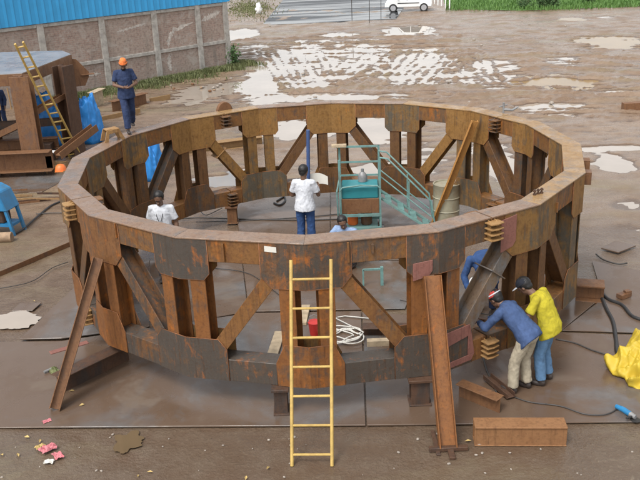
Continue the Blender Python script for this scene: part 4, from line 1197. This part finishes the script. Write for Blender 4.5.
MB().hbeam((-2.6, 1.3, 1.0), (lx - .4, 1.65, 1.0), Z, .2, .2).build('brace', M['dark'], t)
for k in range(2):
    MB().tube([(-.3 - .28 * k, -.18, zt_ - .3), (-.28 - .28 * k, -.2, zt_ - .85)], .018, 8).build('rod', M['tan'], t)
# blue machine, orange helmet, silvery tray, white bucket
bm = A(4, 232)
t = thing('machine', bm, 'blue welded machine frame with a sloping hood at the left edge', 'machine', rz=-.25)
MB().prism([(-.5, .55), (.34, .55), (.2, .95), (.0, 1.05), (-.5, 1.05)], (0, -.25, 0), Vector((1, 0, 0)), Z, Vector((0, 1, 0)), .5).build('hood', M['bluepaint'], t, bevel=.02)
for x_ in (-.4, .28):
    for y_ in (-.2, .2): MB().bar((x_ + (.1 if x_ > 0 else 0), y_, 0), (x_, y_, .56), .06, .06).build('leg', M['bluepaint'], t)
MB().box((0, 0, .22), (.7, .4, .05)).build('shelf', M['bluepaint'], t); MB().box((-.05, 0, .38), (.4, .3, .26)).build('motor', M['dark'], t, bevel=.02)
q = A(61, 170, .36)
t = thing('helmet', q, 'orange safety helmet resting beside the left rim of the ring', 'helmet')
MB().lathe((0, 0, 0), [(.15, 0), (.14, .03), (.125, .09), (.08, .14), (.02, .16)], 16).build('shell', M['orange'], t, smooth=True)
MB().box((.0, -.13, .005), (.2, .12, .012)).build('peak', M['orange'], t)
q = A(58, 172)
b = MB().box((0, 0, .12), (.5, .4, .24)).box((-.1, -.12, .29), (.2, .12, .1)); o = b.build('crate', M['tan'], bevel=.005); o.location = q; tag(o, 'rusty box under the orange helmet beside the left rim', 'box')
q = A(46, 152, .55)
b = MB().prism([(-.3, 0), (.3, -.05), (.32, .02), (-.3, .08)], (0, 0, 0), Vector((1, 0, 0)), Vector((0, .4, .9)), Vector((0, -.9, .4)), .03)
o = b.build('sheet_metal_tray', M['white'], bevel=.004); o.location = q; tag(o, 'bright sheet-metal tray propped behind the gantry leg', 'tray')
b = MB().box((0, 0, .25), (.55, .45, .5)); o = b.build('steel_block', M['dark'], bevel=.01); o.location = A(46, 160); tag(o, 'dark steel block under the bright tray at the gantry table', 'steel block')
for k, (x0_, x1_, yy, z_, mt, lb) in enumerate([(-2.6, -.2, 1.0, .16, 'dark', 'dark beam on the mud under the gantry table, the lower of two'), (-2.4, .3, 1.15, .47, 'brown', 'brown beam laid on top of the dark beam under the gantry table')]):
    bb = MB().hbeam(gb + Vector((x0_, yy, z_)), gb + Vector((x1_, yy + .2, z_)), (0, 1, 0), .26, .3)
    piece('steel_beam', bb, M[mt], lb, 'steel beam', gb + Vector((-1, yy, z_)))
# steel stock lying along the wall
for k, (a, b_, z_, mt, lb) in enumerate([((112, 107), (146, 98), .2, 'brown', 'brown beam lying behind the walking man near the wall'),
                                      ((100, 120), (140, 111), .06, 'tan', 'pale flat bar on the mud beside the blue tarpaulin bundle'),
                                      ((150, 101), (170, 97), .06, 'tan', 'tan bar lying on the mud near the wall grass'),
                                      ((185, 150), (262, 140), .12, 'tan', 'curved ochre plate edge lying behind the back-left of the ring'),
                                      ((92, 101), (103, 96), .3, 'wood', 'pale timber block on top of the stock by the gantry')]):
    p0, p1 = A(*a, z_), A(*b_, z_)
    bb = MB().hbeam(p0, p1, Vector((0, 0, 1)).cross(p1 - p0).normalized(), .3, z_ * 2, .02, .02) if z_ > .1 else MB().bar(p0, p1, .2, .05, (0, 0, 1))
    piece('steel_beam' if mt != 'wood' else 'timber_block', bb, M[mt], lb, 'steel beam' if mt != 'wood' else 'timber block', (p0 + p1) / 2)
for k in range(9):
    p0 = A(random.uniform(5, 60), random.uniform(193, 206), .03); a = random.uniform(-.3, .3)
    o = MB().bar((-.5, 0, 0), (random.uniform(.3, .6), 0, 0), random.uniform(.03, .08), .02, (0, 0, 1)).build('scrap_bar', M[('brown', 'dark', 'tan')[k % 3]]); o.location = p0 + Z * .03 * (k % 4); o.rotation_euler = (0, .03, a)
    tag(o, 'rusty scrap bar in the heap below the gantry plate', 'scrap bar', 'scrap bars heaped below the gantry')

# ------------------------------------------------------------------ wall and shed
wc = Vector((-3.72, 37.9, 0)); wd_ = Vector((-.716, -.698, 0)).normalized()
wt = thing('brick_shed', wc, 'old brick shed with concrete frame and blue corrugated cladding', 'building', rz=math.atan2(wd_.y, wd_.x))
# local x runs along the wall to the left, local -y... outward is towards the camera side
loc_out = 1 if Vector((-wd_.y, wd_.x, 0)).dot(Vector((0, -1, 0))) > 0 else -1
LW, HW = 26.0, 2.92
MB().box((LW / 2, -.12 * loc_out, HW / 2), (LW, .24, HW)).build('wall', M['brick'], wt)
MB().box((.13, -4 * loc_out, HW / 2), (.25, 7.7, HW)).build('wall', M['brick'], wt)
cols_px = (226, 203, 160, 108, 47)
Minv = Matrix.Rotation(-math.atan2(wd_.y, wd_.x), 3, 'Z')
xs_ = [.0]
for px in cols_px[1:]:
    # where the sight line through this column meets the wall
    d = FW * F + RX * (px - 320) - UP * (60 - 240); d.z = 0
    a = np.array([[d.x, -wd_.x], [d.y, -wd_.y]]); s_ = np.linalg.solve(a, np.array([wc.x, wc.y])); xs_.append(float(s_[1]))
step = xs_[-1] - xs_[-2]
while xs_[-1] < LW - step: xs_.append(xs_[-1] + step)
for x_ in xs_:
    MB().box((x_ + .1, .02 * loc_out, HW / 2), (.26, .12, HW - .01)).build('concrete_column', M['concrete'], wt, bevel=.01)
for z_, h_ in ((1.18, .14), (HW - .12, .12)):
    for a, b_ in zip(xs_[:-1], xs_[1:]):
        MB().box(((a + b_) / 2 + .1, .012 * loc_out, z_), (b_ - a - .27, .10, h_)).build('concrete_band', M['concrete'], wt, bevel=.01)
def smear(pts, w_, seed):
    """limewash daubed along a line on the wall, with a ragged border"""
    L = []; Rr = []
    N_ = 40
    for k_ in range(N_ + 1):
        f_ = k_ / N_ * (len(pts) - 1); i_ = min(int(f_), len(pts) - 2); q_ = Vector(pts[i_]).lerp(Vector(pts[i_ + 1]), f_ - i_)
        d_ = (Vector(pts[i_ + 1]) - Vector(pts[i_])).normalized(); n_ = Vector((-d_.y, d_.x))
        e_ = min(1, 5 * min(k_, N_ - k_) / N_ + .1)
        L.append(q_ + n_ * w_ * e_ * (.6 + .9 * noise.noise(Vector((k_ * .45, seed, 1))))); Rr.append(q_ - n_ * w_ * e_ * (.6 + .9 * noise.noise(Vector((k_ * .45, seed, 7)))))
    V_ = [(p_.x, .004 * loc_out, p_.y) for p_ in L] + [(p_.x, .004 * loc_out, p_.y) for p_ in Rr]
    F_ = [(k_, k_ + 1, N_ + 2 + k_, N_ + 1 + k_) for k_ in range(N_)]
    MB().add(V_, F_).build('limewash_patch', M['limewash'], wt)
a = xs_[1] + .78 * (xs_[2] - xs_[1])
smear([(xs_[0] + .35, 2.5), (xs_[1] - .1, 2.2)], .16, 3)
smear([(xs_[1] + .35, 2.2), (a - .3, 1.95), (a - .05, 1.6), (a, 1.3)], .13, 8)
smear([(a, 1.05), (a + .05, .6), (a - .02, .3)], .14, 14)
smear([(xs_[2] + .5, 2.4), (xs_[3] - .5, 2.2)], .07, 21)
smear([(xs_[3] + .4, .7), (xs_[3] + 1.6, .75)], .09, 27)
# corrugated sheet
b = MB(); n_ = int(LW / .05); vv = []
for i in range(n_ + 1):
    x_ = -.15 + LW * i / n_
    ph = (x_ / .3) % 1
    o_ = .05 + (.022 if ph < .12 else (.022 * (1 - (ph - .12) / .1) if ph < .22 else (0 if ph < .9 else .022 * (ph - .9) / .1)))
    vv += [(x_, o_ * loc_out + .05 * loc_out, HW - .03), (x_, o_ * loc_out + .05 * loc_out, HW + 3.2)]
ff = [(2 * i, 2 * i + 2, 2 * i + 3, 2 * i + 1) for i in range(n_)]
o = b.add(vv, ff).build('cladding', M['cladding'], wt)
s_ = o.modifiers.new('s', 'SOLIDIFY'); s_.thickness = .004
b = MB().prism([(-.3, HW + 3.2), (-.3, HW + 3.23), (-8, HW + 5.2), (-8, HW + 5.17)], (-.3, 0, 0), Vector((0, loc_out, 0)), Z, Vector((1, 0, 0)), LW)
b.build('roof', M['cladding'], wt)
MB().box((-.08, -4 * loc_out, HW + 1.6), (.06, 7.6, 3.2)).build('end_cladding', M['cladding'], wt)

# ------------------------------------------------------------------ grass along the wall, far verge, shrubs
def blades(name, pts, mat, label, hmin, hmax, wmin=.008):
    V = []; Fc = []
    for (x, y, z) in pts:
        h = random.uniform(hmin, hmax); a = random.uniform(0, 6.28); l = random.uniform(.1, .5) * h; w_ = random.uniform(wmin, wmin * 2.2)
        dx, dy = math.cos(a), math.sin(a); px_, py_ = -dy * w_, dx * w_
        k = len(V)
        V += [(x - px_, y - py_, z), (x + px_, y + py_, z), (x + dx * l * .4 + px_ * .7, y + dy * l * .4 + py_ * .7, z + h * .6), (x + dx * l * .4 - px_ * .7, y + dy * l * .4 - py_ * .7, z + h * .6), (x + dx * l, y + dy * l, z + h)]
        Fc += [(k, k + 1, k + 2, k + 3), (k + 3, k + 2, k + 4)]
    o = MB().add(V, Fc).build(name, mat); o['kind'] = 'stuff'; o['label'] = label; return o
pts = []
nrm = Vector((-wd_.y, wd_.x, 0)) * loc_out
for k in range(22000):
    a = random.uniform(-1.2, 9.5); wdt = 1.7 * (1 - .6 * abs(a / 9 - .45)) * (.65 + .5 * noise.noise(Vector((a * 1.1, 3, 1))))
    bq = abs(random.gauss(0, .5)) * wdt + .1
    if a < 0: bq -= random.uniform(0, .8)
    p = wc + wd_ * a + nrm * bq
    if noise.noise(Vector((p.x * 1.4, p.y * 1.4, 5))) < -.28: continue
    pts.append((p.x, p.y, .0))
blades('grass', pts, M['grass'], 'rough green grass growing along the foot of the brick wall', .05, .24, .011)
pts = []
for k in range(9000):
    px, py = random.uniform(446, 660), random.uniform(-9, 10.5) 
    p = A(px, py - max(0, (px - 560)) * .045, .03); pts.append(tuple(p))
blades('grass', pts, M['grass2'], 'bright green verge grass at the top right', .1, .35, .02)
pts = []
for k in range(2500):
    p = A(random.gauss(250, 11), random.gauss(9, 4.5), .0); pts.append(tuple(p))
blades('grass', pts, M['grass'], 'patchy grass beyond the corner of the shed', .03, .13, .02)
def shrub(px, py, h, r, label, seed, spiky=False):
    c = A(px, py, .03); rr = random.Random(seed)
    t = thing('shrub', c, label, 'shrub', 'shrubs on the far verge')
    b = MB(); s_ = MB()
    for k in range(7):
        a = rr.uniform(0, 6.28); tip = Vector((math.cos(a) * r * .6, math.sin(a) * r * .6, h * rr.uniform(.6, .9)))
        s_.tube([(0, 0, 0), tip * .5 + Vector((0, 0, .1)), tip], [.025, .015, .006], 5)
        for q in range(90):
            p = tip * rr.uniform(.35, 1.1) + Vector((rr.gauss(0, r * .3), rr.gauss(0, r * .3), rr.gauss(0, h * .16))); p.z = max(.03, p.z)
            d1 = Vector((rr.gauss(0, 1), rr.gauss(0, 1), rr.gauss(.4, .8))).normalized(); d2 = d1.orthogonal().normalized(); L = rr.uniform(.06, .14) * (2.2 if spiky else 1); w2 = L * (.12 if spiky else .4)
            b.add([p, p + d1 * L * .5 + d2 * w2, p + d1 * L, p + d1 * L * .5 - d2 * w2], [(0, 1, 2, 3)])
    b.build('foliage', M['shrub'], t); s_.build('stem', M['log'], t)
for k, (px, py, h, r, lb, sp) in enumerate([(524, 8.5, .7, .5, 'leafy shrub, the left one of those on the far verge', False), (543, 8, .9, .45, 'spiky grey-green plant in the middle of the far verge', True), (552, 7.5, .8, .5, 'dark leafy shrub right of the spiky plant', False), (588, 3, .6, .5, 'low round shrub far to the right on the verge', False)]):
    shrub(px, py, h, r, lb, 30 + k, sp)
shrub(231, 66, .9, .42, 'dark weedy bush at the foot of the shed corner', 77)
C.objects['shrub.004']['group'] = 'weeds at the shed'
# ------------------------------------------------------------------ far posts, marker, car
for k, (x, y) in enumerate(((434.5, 4), (438, 5.5), (441.5, 6.5), (445.5, 8.5), (449.5, 10))):
    q = A(x, y)
    o = MB().lathe((0, 0, 0), [(.045, 0), (.045, 1.45), (.02, 1.5)], 10).build('post', M['white'], smooth=True); o.location = q
    tag(o, 'slim white post in the row between the car and the green verge', 'post', 'white posts along the verge')
for x, y, h_, lb in ((352, 20, 2.4, 'thin dark rod standing by the road, leftmost of three'), (369.5, 22.5, 1.35, 'short thin dark rod between two taller ones by the road'), (381, 18, 1.7, 'thin dark rod standing just left of the car')):
    o = MB().tube([(0, 0, 0), (.02, 0, h_)], .022, 6).build('rod', M['cable']); o.location = A(x, y); tag(o, lb, 'rod')
q = A(259, 14); rr = random.Random(3)
b = MB().ell((0, 0, .36), (.22, .2, .42), n=20)
b.v = [(x + .16 * noise.noise(Vector((x * 5, y * 5, z * 5))), y, max(0, z + .14 * noise.noise(Vector((x * 4, y * 4, z * 5 + 9))))) for x, y, z in b.v]
o = b.build('marker_stone', M['white'], smooth='all'); o.location = q; tag(o, 'whitewashed marker stone beyond the corner of the shed', 'stone')

c0, c1 = A(387, 12.6), A(433, 11.2)
cd = (c1 - c0); cl_ = cd.length
t = thing('car', (c0 + c1) / 2 + Vector((0, .7, 0)), 'white hatchback car parked at the far side of the muddy yard', 'car', rz=math.atan2(cd.y, cd.x))
HL = cl_ / 2 + .05
side = [(-HL, .32), (-HL + .02, .62), (-HL + .12, .78), (-HL + .75, .90), (-.35, 1.36), (-.15, 1.43), (.75, 1.44), (1.1, 1.38), (HL - .14, .98), (HL - .02, .84), (HL, .5), (HL - .05, .3)]
ax_ = [HL - .58, -HL + .58]
def body_side(y, inset):
    return [(x, y, z) for x, z in side]
b = MB(); k = len(side)
yw = .72
def wz_(z): return yw - (max(0, z - .85) * .24)
vs_ = [(x, -wz_(z), z) for x, z in side] + [(x, wz_(z), z) for x, z in side]
b.add(vs_, [tuple(range(k)), tuple(range(k, 2 * k))[::-1]] + [((i + 1) % k, i, i + k, (i + 1) % k + k) for i in range(k)])
b.build('body', M['carpaint'], t, bevel=.05)
for s_ in (-1, 1):
    n_o = Vector((0, s_, .24)).normalized()
    for poly in ([(-.72, .94), (-.32, 1.32), (.12, 1.35), (.12, .93)], [(.17, .93), (.17, 1.35), (.72, 1.35), (.95, .97)]):
        vs_ = [(x, s_ * (wz_(z) + .004), z) for x, z in poly]; vs2 = [(x, s_ * (wz_(z) - .01), z) for x, z in poly]
        kk = len(poly); fs = [tuple(range(kk)), tuple(range(kk, 2 * kk))[::-1]] + [((i + 1) % kk, i, i + kk, (i + 1) % kk + kk) for i in range(kk)]
        MB().add(vs_ + vs2, fs).build('window', M['glass'], t)
    MB().box((.0, s_ * (yw + .006), .6), (1.5, .02, .05)).build('trim_strip', M['black'], t)
    MB().box((-.1, s_ * (yw + .008), .84), (.14, .025, .03)).build('door_handle', M['carpaint'], t)
    MB().box((HL - .1, s_ * (yw - .12), .86), (.1, .2, .2)).build('tail_lamp', M['tail'], t, bevel=.02)
    MB().box((-HL + .12, s_ * (yw - .16), .66), (.16, .26, .13)).build('headlight', M['glass'], t, bevel=.03)
    MB().box((-.72, s_ * (yw + .09), .98), (.1, .16, .1)).build('wing_mirror', M['carpaint'], t, bevel=.02)
    for x_ in ax_:
        wh = thing('wheel', (0, 0, 0), None, None); wh.parent = t; 
        bpy.data.objects.remove(wh)
        b = MB().tube([(x_, s_ * (yw - .16), .28), (x_, s_ * (yw + .02), .28)], .29, 22); wheel = b.build('wheel', M['tyre'], t, smooth=True, bevel=.02)
        MB().tube([(x_, s_ * (yw + .0), .28), (x_, s_ * (yw + .026), .28)], .19, 18).build('rim', M['rim'], wheel, smooth=True)
MB().prism([(-.62, .0), (.62, .0), (.5, .5), (-.5, .5)], (HL - .05, 0, .96), Vector((0, 1, 0)), Vector((-.42, 0, .9)).normalized(), Vector((.9, 0, .42)).normalized(), .012).build('rear_window', M['glass'], t)
MB().prism([(-.6, .03), (.6, .03), (.52, .58), (-.52, .58)], (-HL + .80, 0, .92), Vector((0, 1, 0)), Vector((.66, 0, .74)).normalized(), Vector((-.74, 0, .66)).normalized(), .012).build('windscreen', M['glass'], t)

# ------------------------------------------------------------------ litter and stones
def crumple(px, py, r, mat, label, seed, z=.02, cat='litter', name='litter', flat=.35):
    c = A(px, py, z); rr = random.Random(seed)
    V = []; n_ = 9
    for i in range(n_):
        for j in range(n_):
            u_, v_ = i / (n_ - 1) - .5, j / (n_ - 1) - .5
            V.append((r * 2 * u_ * rr.uniform(.85, 1.1), r * 1.4 * v_ * rr.uniform(.85, 1.1), max(0, r * flat * (.5 + noise.noise(Vector((u_ * 4 + seed, v_ * 4, seed))) * 1.5 + rr.uniform(-.15, .15)))))
    Fc = [(i * n_ + j, (i + 1) * n_ + j, (i + 1) * n_ + j + 1, i * n_ + j + 1) for i in range(n_ - 1) for j in range(n_ - 1)]
    o = MB().add(V, Fc).build(name, mat); o.location = c; o.rotation_euler = (0, 0, rr.uniform(0, 6.28)); return tag(o, label, cat)
crumple(48, 449, .10, M['pink'], 'crumpled pink wrapper in the litter at the front left', 1)
crumple(58, 456, .075, M['pink'], 'second pink wrapper right of the first at the front left', 5)
crumple(49, 462, .06, M['paper'], 'white scrap of paper below the pink wrappers', 3)
crumple(40, 447, .06, M['leaf'], 'yellowish paper scrap left of the pink wrappers', 6)
crumple(47, 421, .055, M['pink'], 'small flat pink scrap at the plate edge near the left prop', 8, .035, flat=.12)
crumple(54, 371, .09, M['grass'], 'greenish weed tuft or rag beside the left prop', 9, .035)
o = MB().tube([A(44, 372, .06), A(51, 369, .06)], .018, 8).build('pipe_offcut', M['steelgrey'], smooth=True); tag(o, 'short pale pipe offcut left of the left prop', 'pipe')
def stones(n_, region, label, group, mats, rmin, rmax, z=.0):
    for k in range(n_):
        x = random.uniform(region[0], region[2]); y = random.uniform(region[1], region[3])
        r = random.uniform(rmin, rmax); b = MB().ell((0, 0, 0), (r, r * random.uniform(.6, .9), r * random.uniform(.4, .7)), n=8)
        b.v = [tuple(Vector(v) * (1 + .35 * noise.noise(Vector(v) * (2.0 / r) * .5 + Vector((k, 0, 0))))) for v in b.v]
        o = b.build('stone', M[random.choice(mats)], smooth='all'); o.location = A(x, y, z + r * .3); o.rotation_euler = (0, 0, random.uniform(0, 6))
        tag(o, label, 'stone', group)
stones(44, (2, 434, 638, 478), 'small pebble on the bare mud in front of the steel plates', 'pebbles on the front mud', ['stone'], .006, .024)
stones(6, (430, 428, 480, 445), 'fist-sized stone on the mud around the foot of the thick prop', 'stones at the prop foot', ['stone'], .03, .05)
stones(26, (168, 76, 232, 92), 'broken brick or stone in the grass at the foot of the shed wall', 'rubble along the shed wall', ['stone', 'brown', 'log'], .03, .09)
stones(40, (100, 20, 640, 118), 'stone lying on the far muddy yard', 'stones in the far yard', ['stone'], .04, .1)
for k, (x, y) in enumerate([(27, 437), (18, 455), (2, 455), (72, 391), (82, 405), (40, 441), (150, 472), (138, 476), (268, 468), (246, 478), (34, 301), (468, 441)]):
    c = A(x, y, .036 if y < 427 else .02); a = random.uniform(0, 6.28); L = random.uniform(.025, .045)
    b = MB().add([(-L, 0, 0), (0, -L * .5, .012), (L, 0, .004), (0, L * .5, .014)], [(0, 1, 2, 3)])
    o = b.build('leaf', M['leaf']); o.location = c; o.rotation_euler = (random.uniform(-.2, .2), random.uniform(-.2, .2), a)
    tag(o, 'fallen yellow leaf lying on the mud or plate in front of the ring', 'leaf', 'fallen leaves in the foreground')
# small puddles and wet films on the firm ground near the ring
def pool(cx, cy, rx, ry, z, mat, seed, wob=.42):
    e = ell_px(cx, cy, rx, ry); pw = []
    for t_ in range(72):
        a_ = t_ * PI / 36; f_ = 1 + wob * noise.fractal(Vector((math.cos(a_) * 1.3 + seed, math.sin(a_) * 1.3, 2)), .8, 2.0, 4)
        pw.append((e[0] + e[2] * f_ * math.cos(a_), e[1] + e[3] * f_ * math.sin(a_), z))
    sheet('water', pw, mat)
pool(127, 443, 14, 10, .020, mat_water('brown_puddle', (.15, .105, .06), .05, 1.33), 4)
pool(14, 322, 25, 8, .026, M['water'], 9, .35)
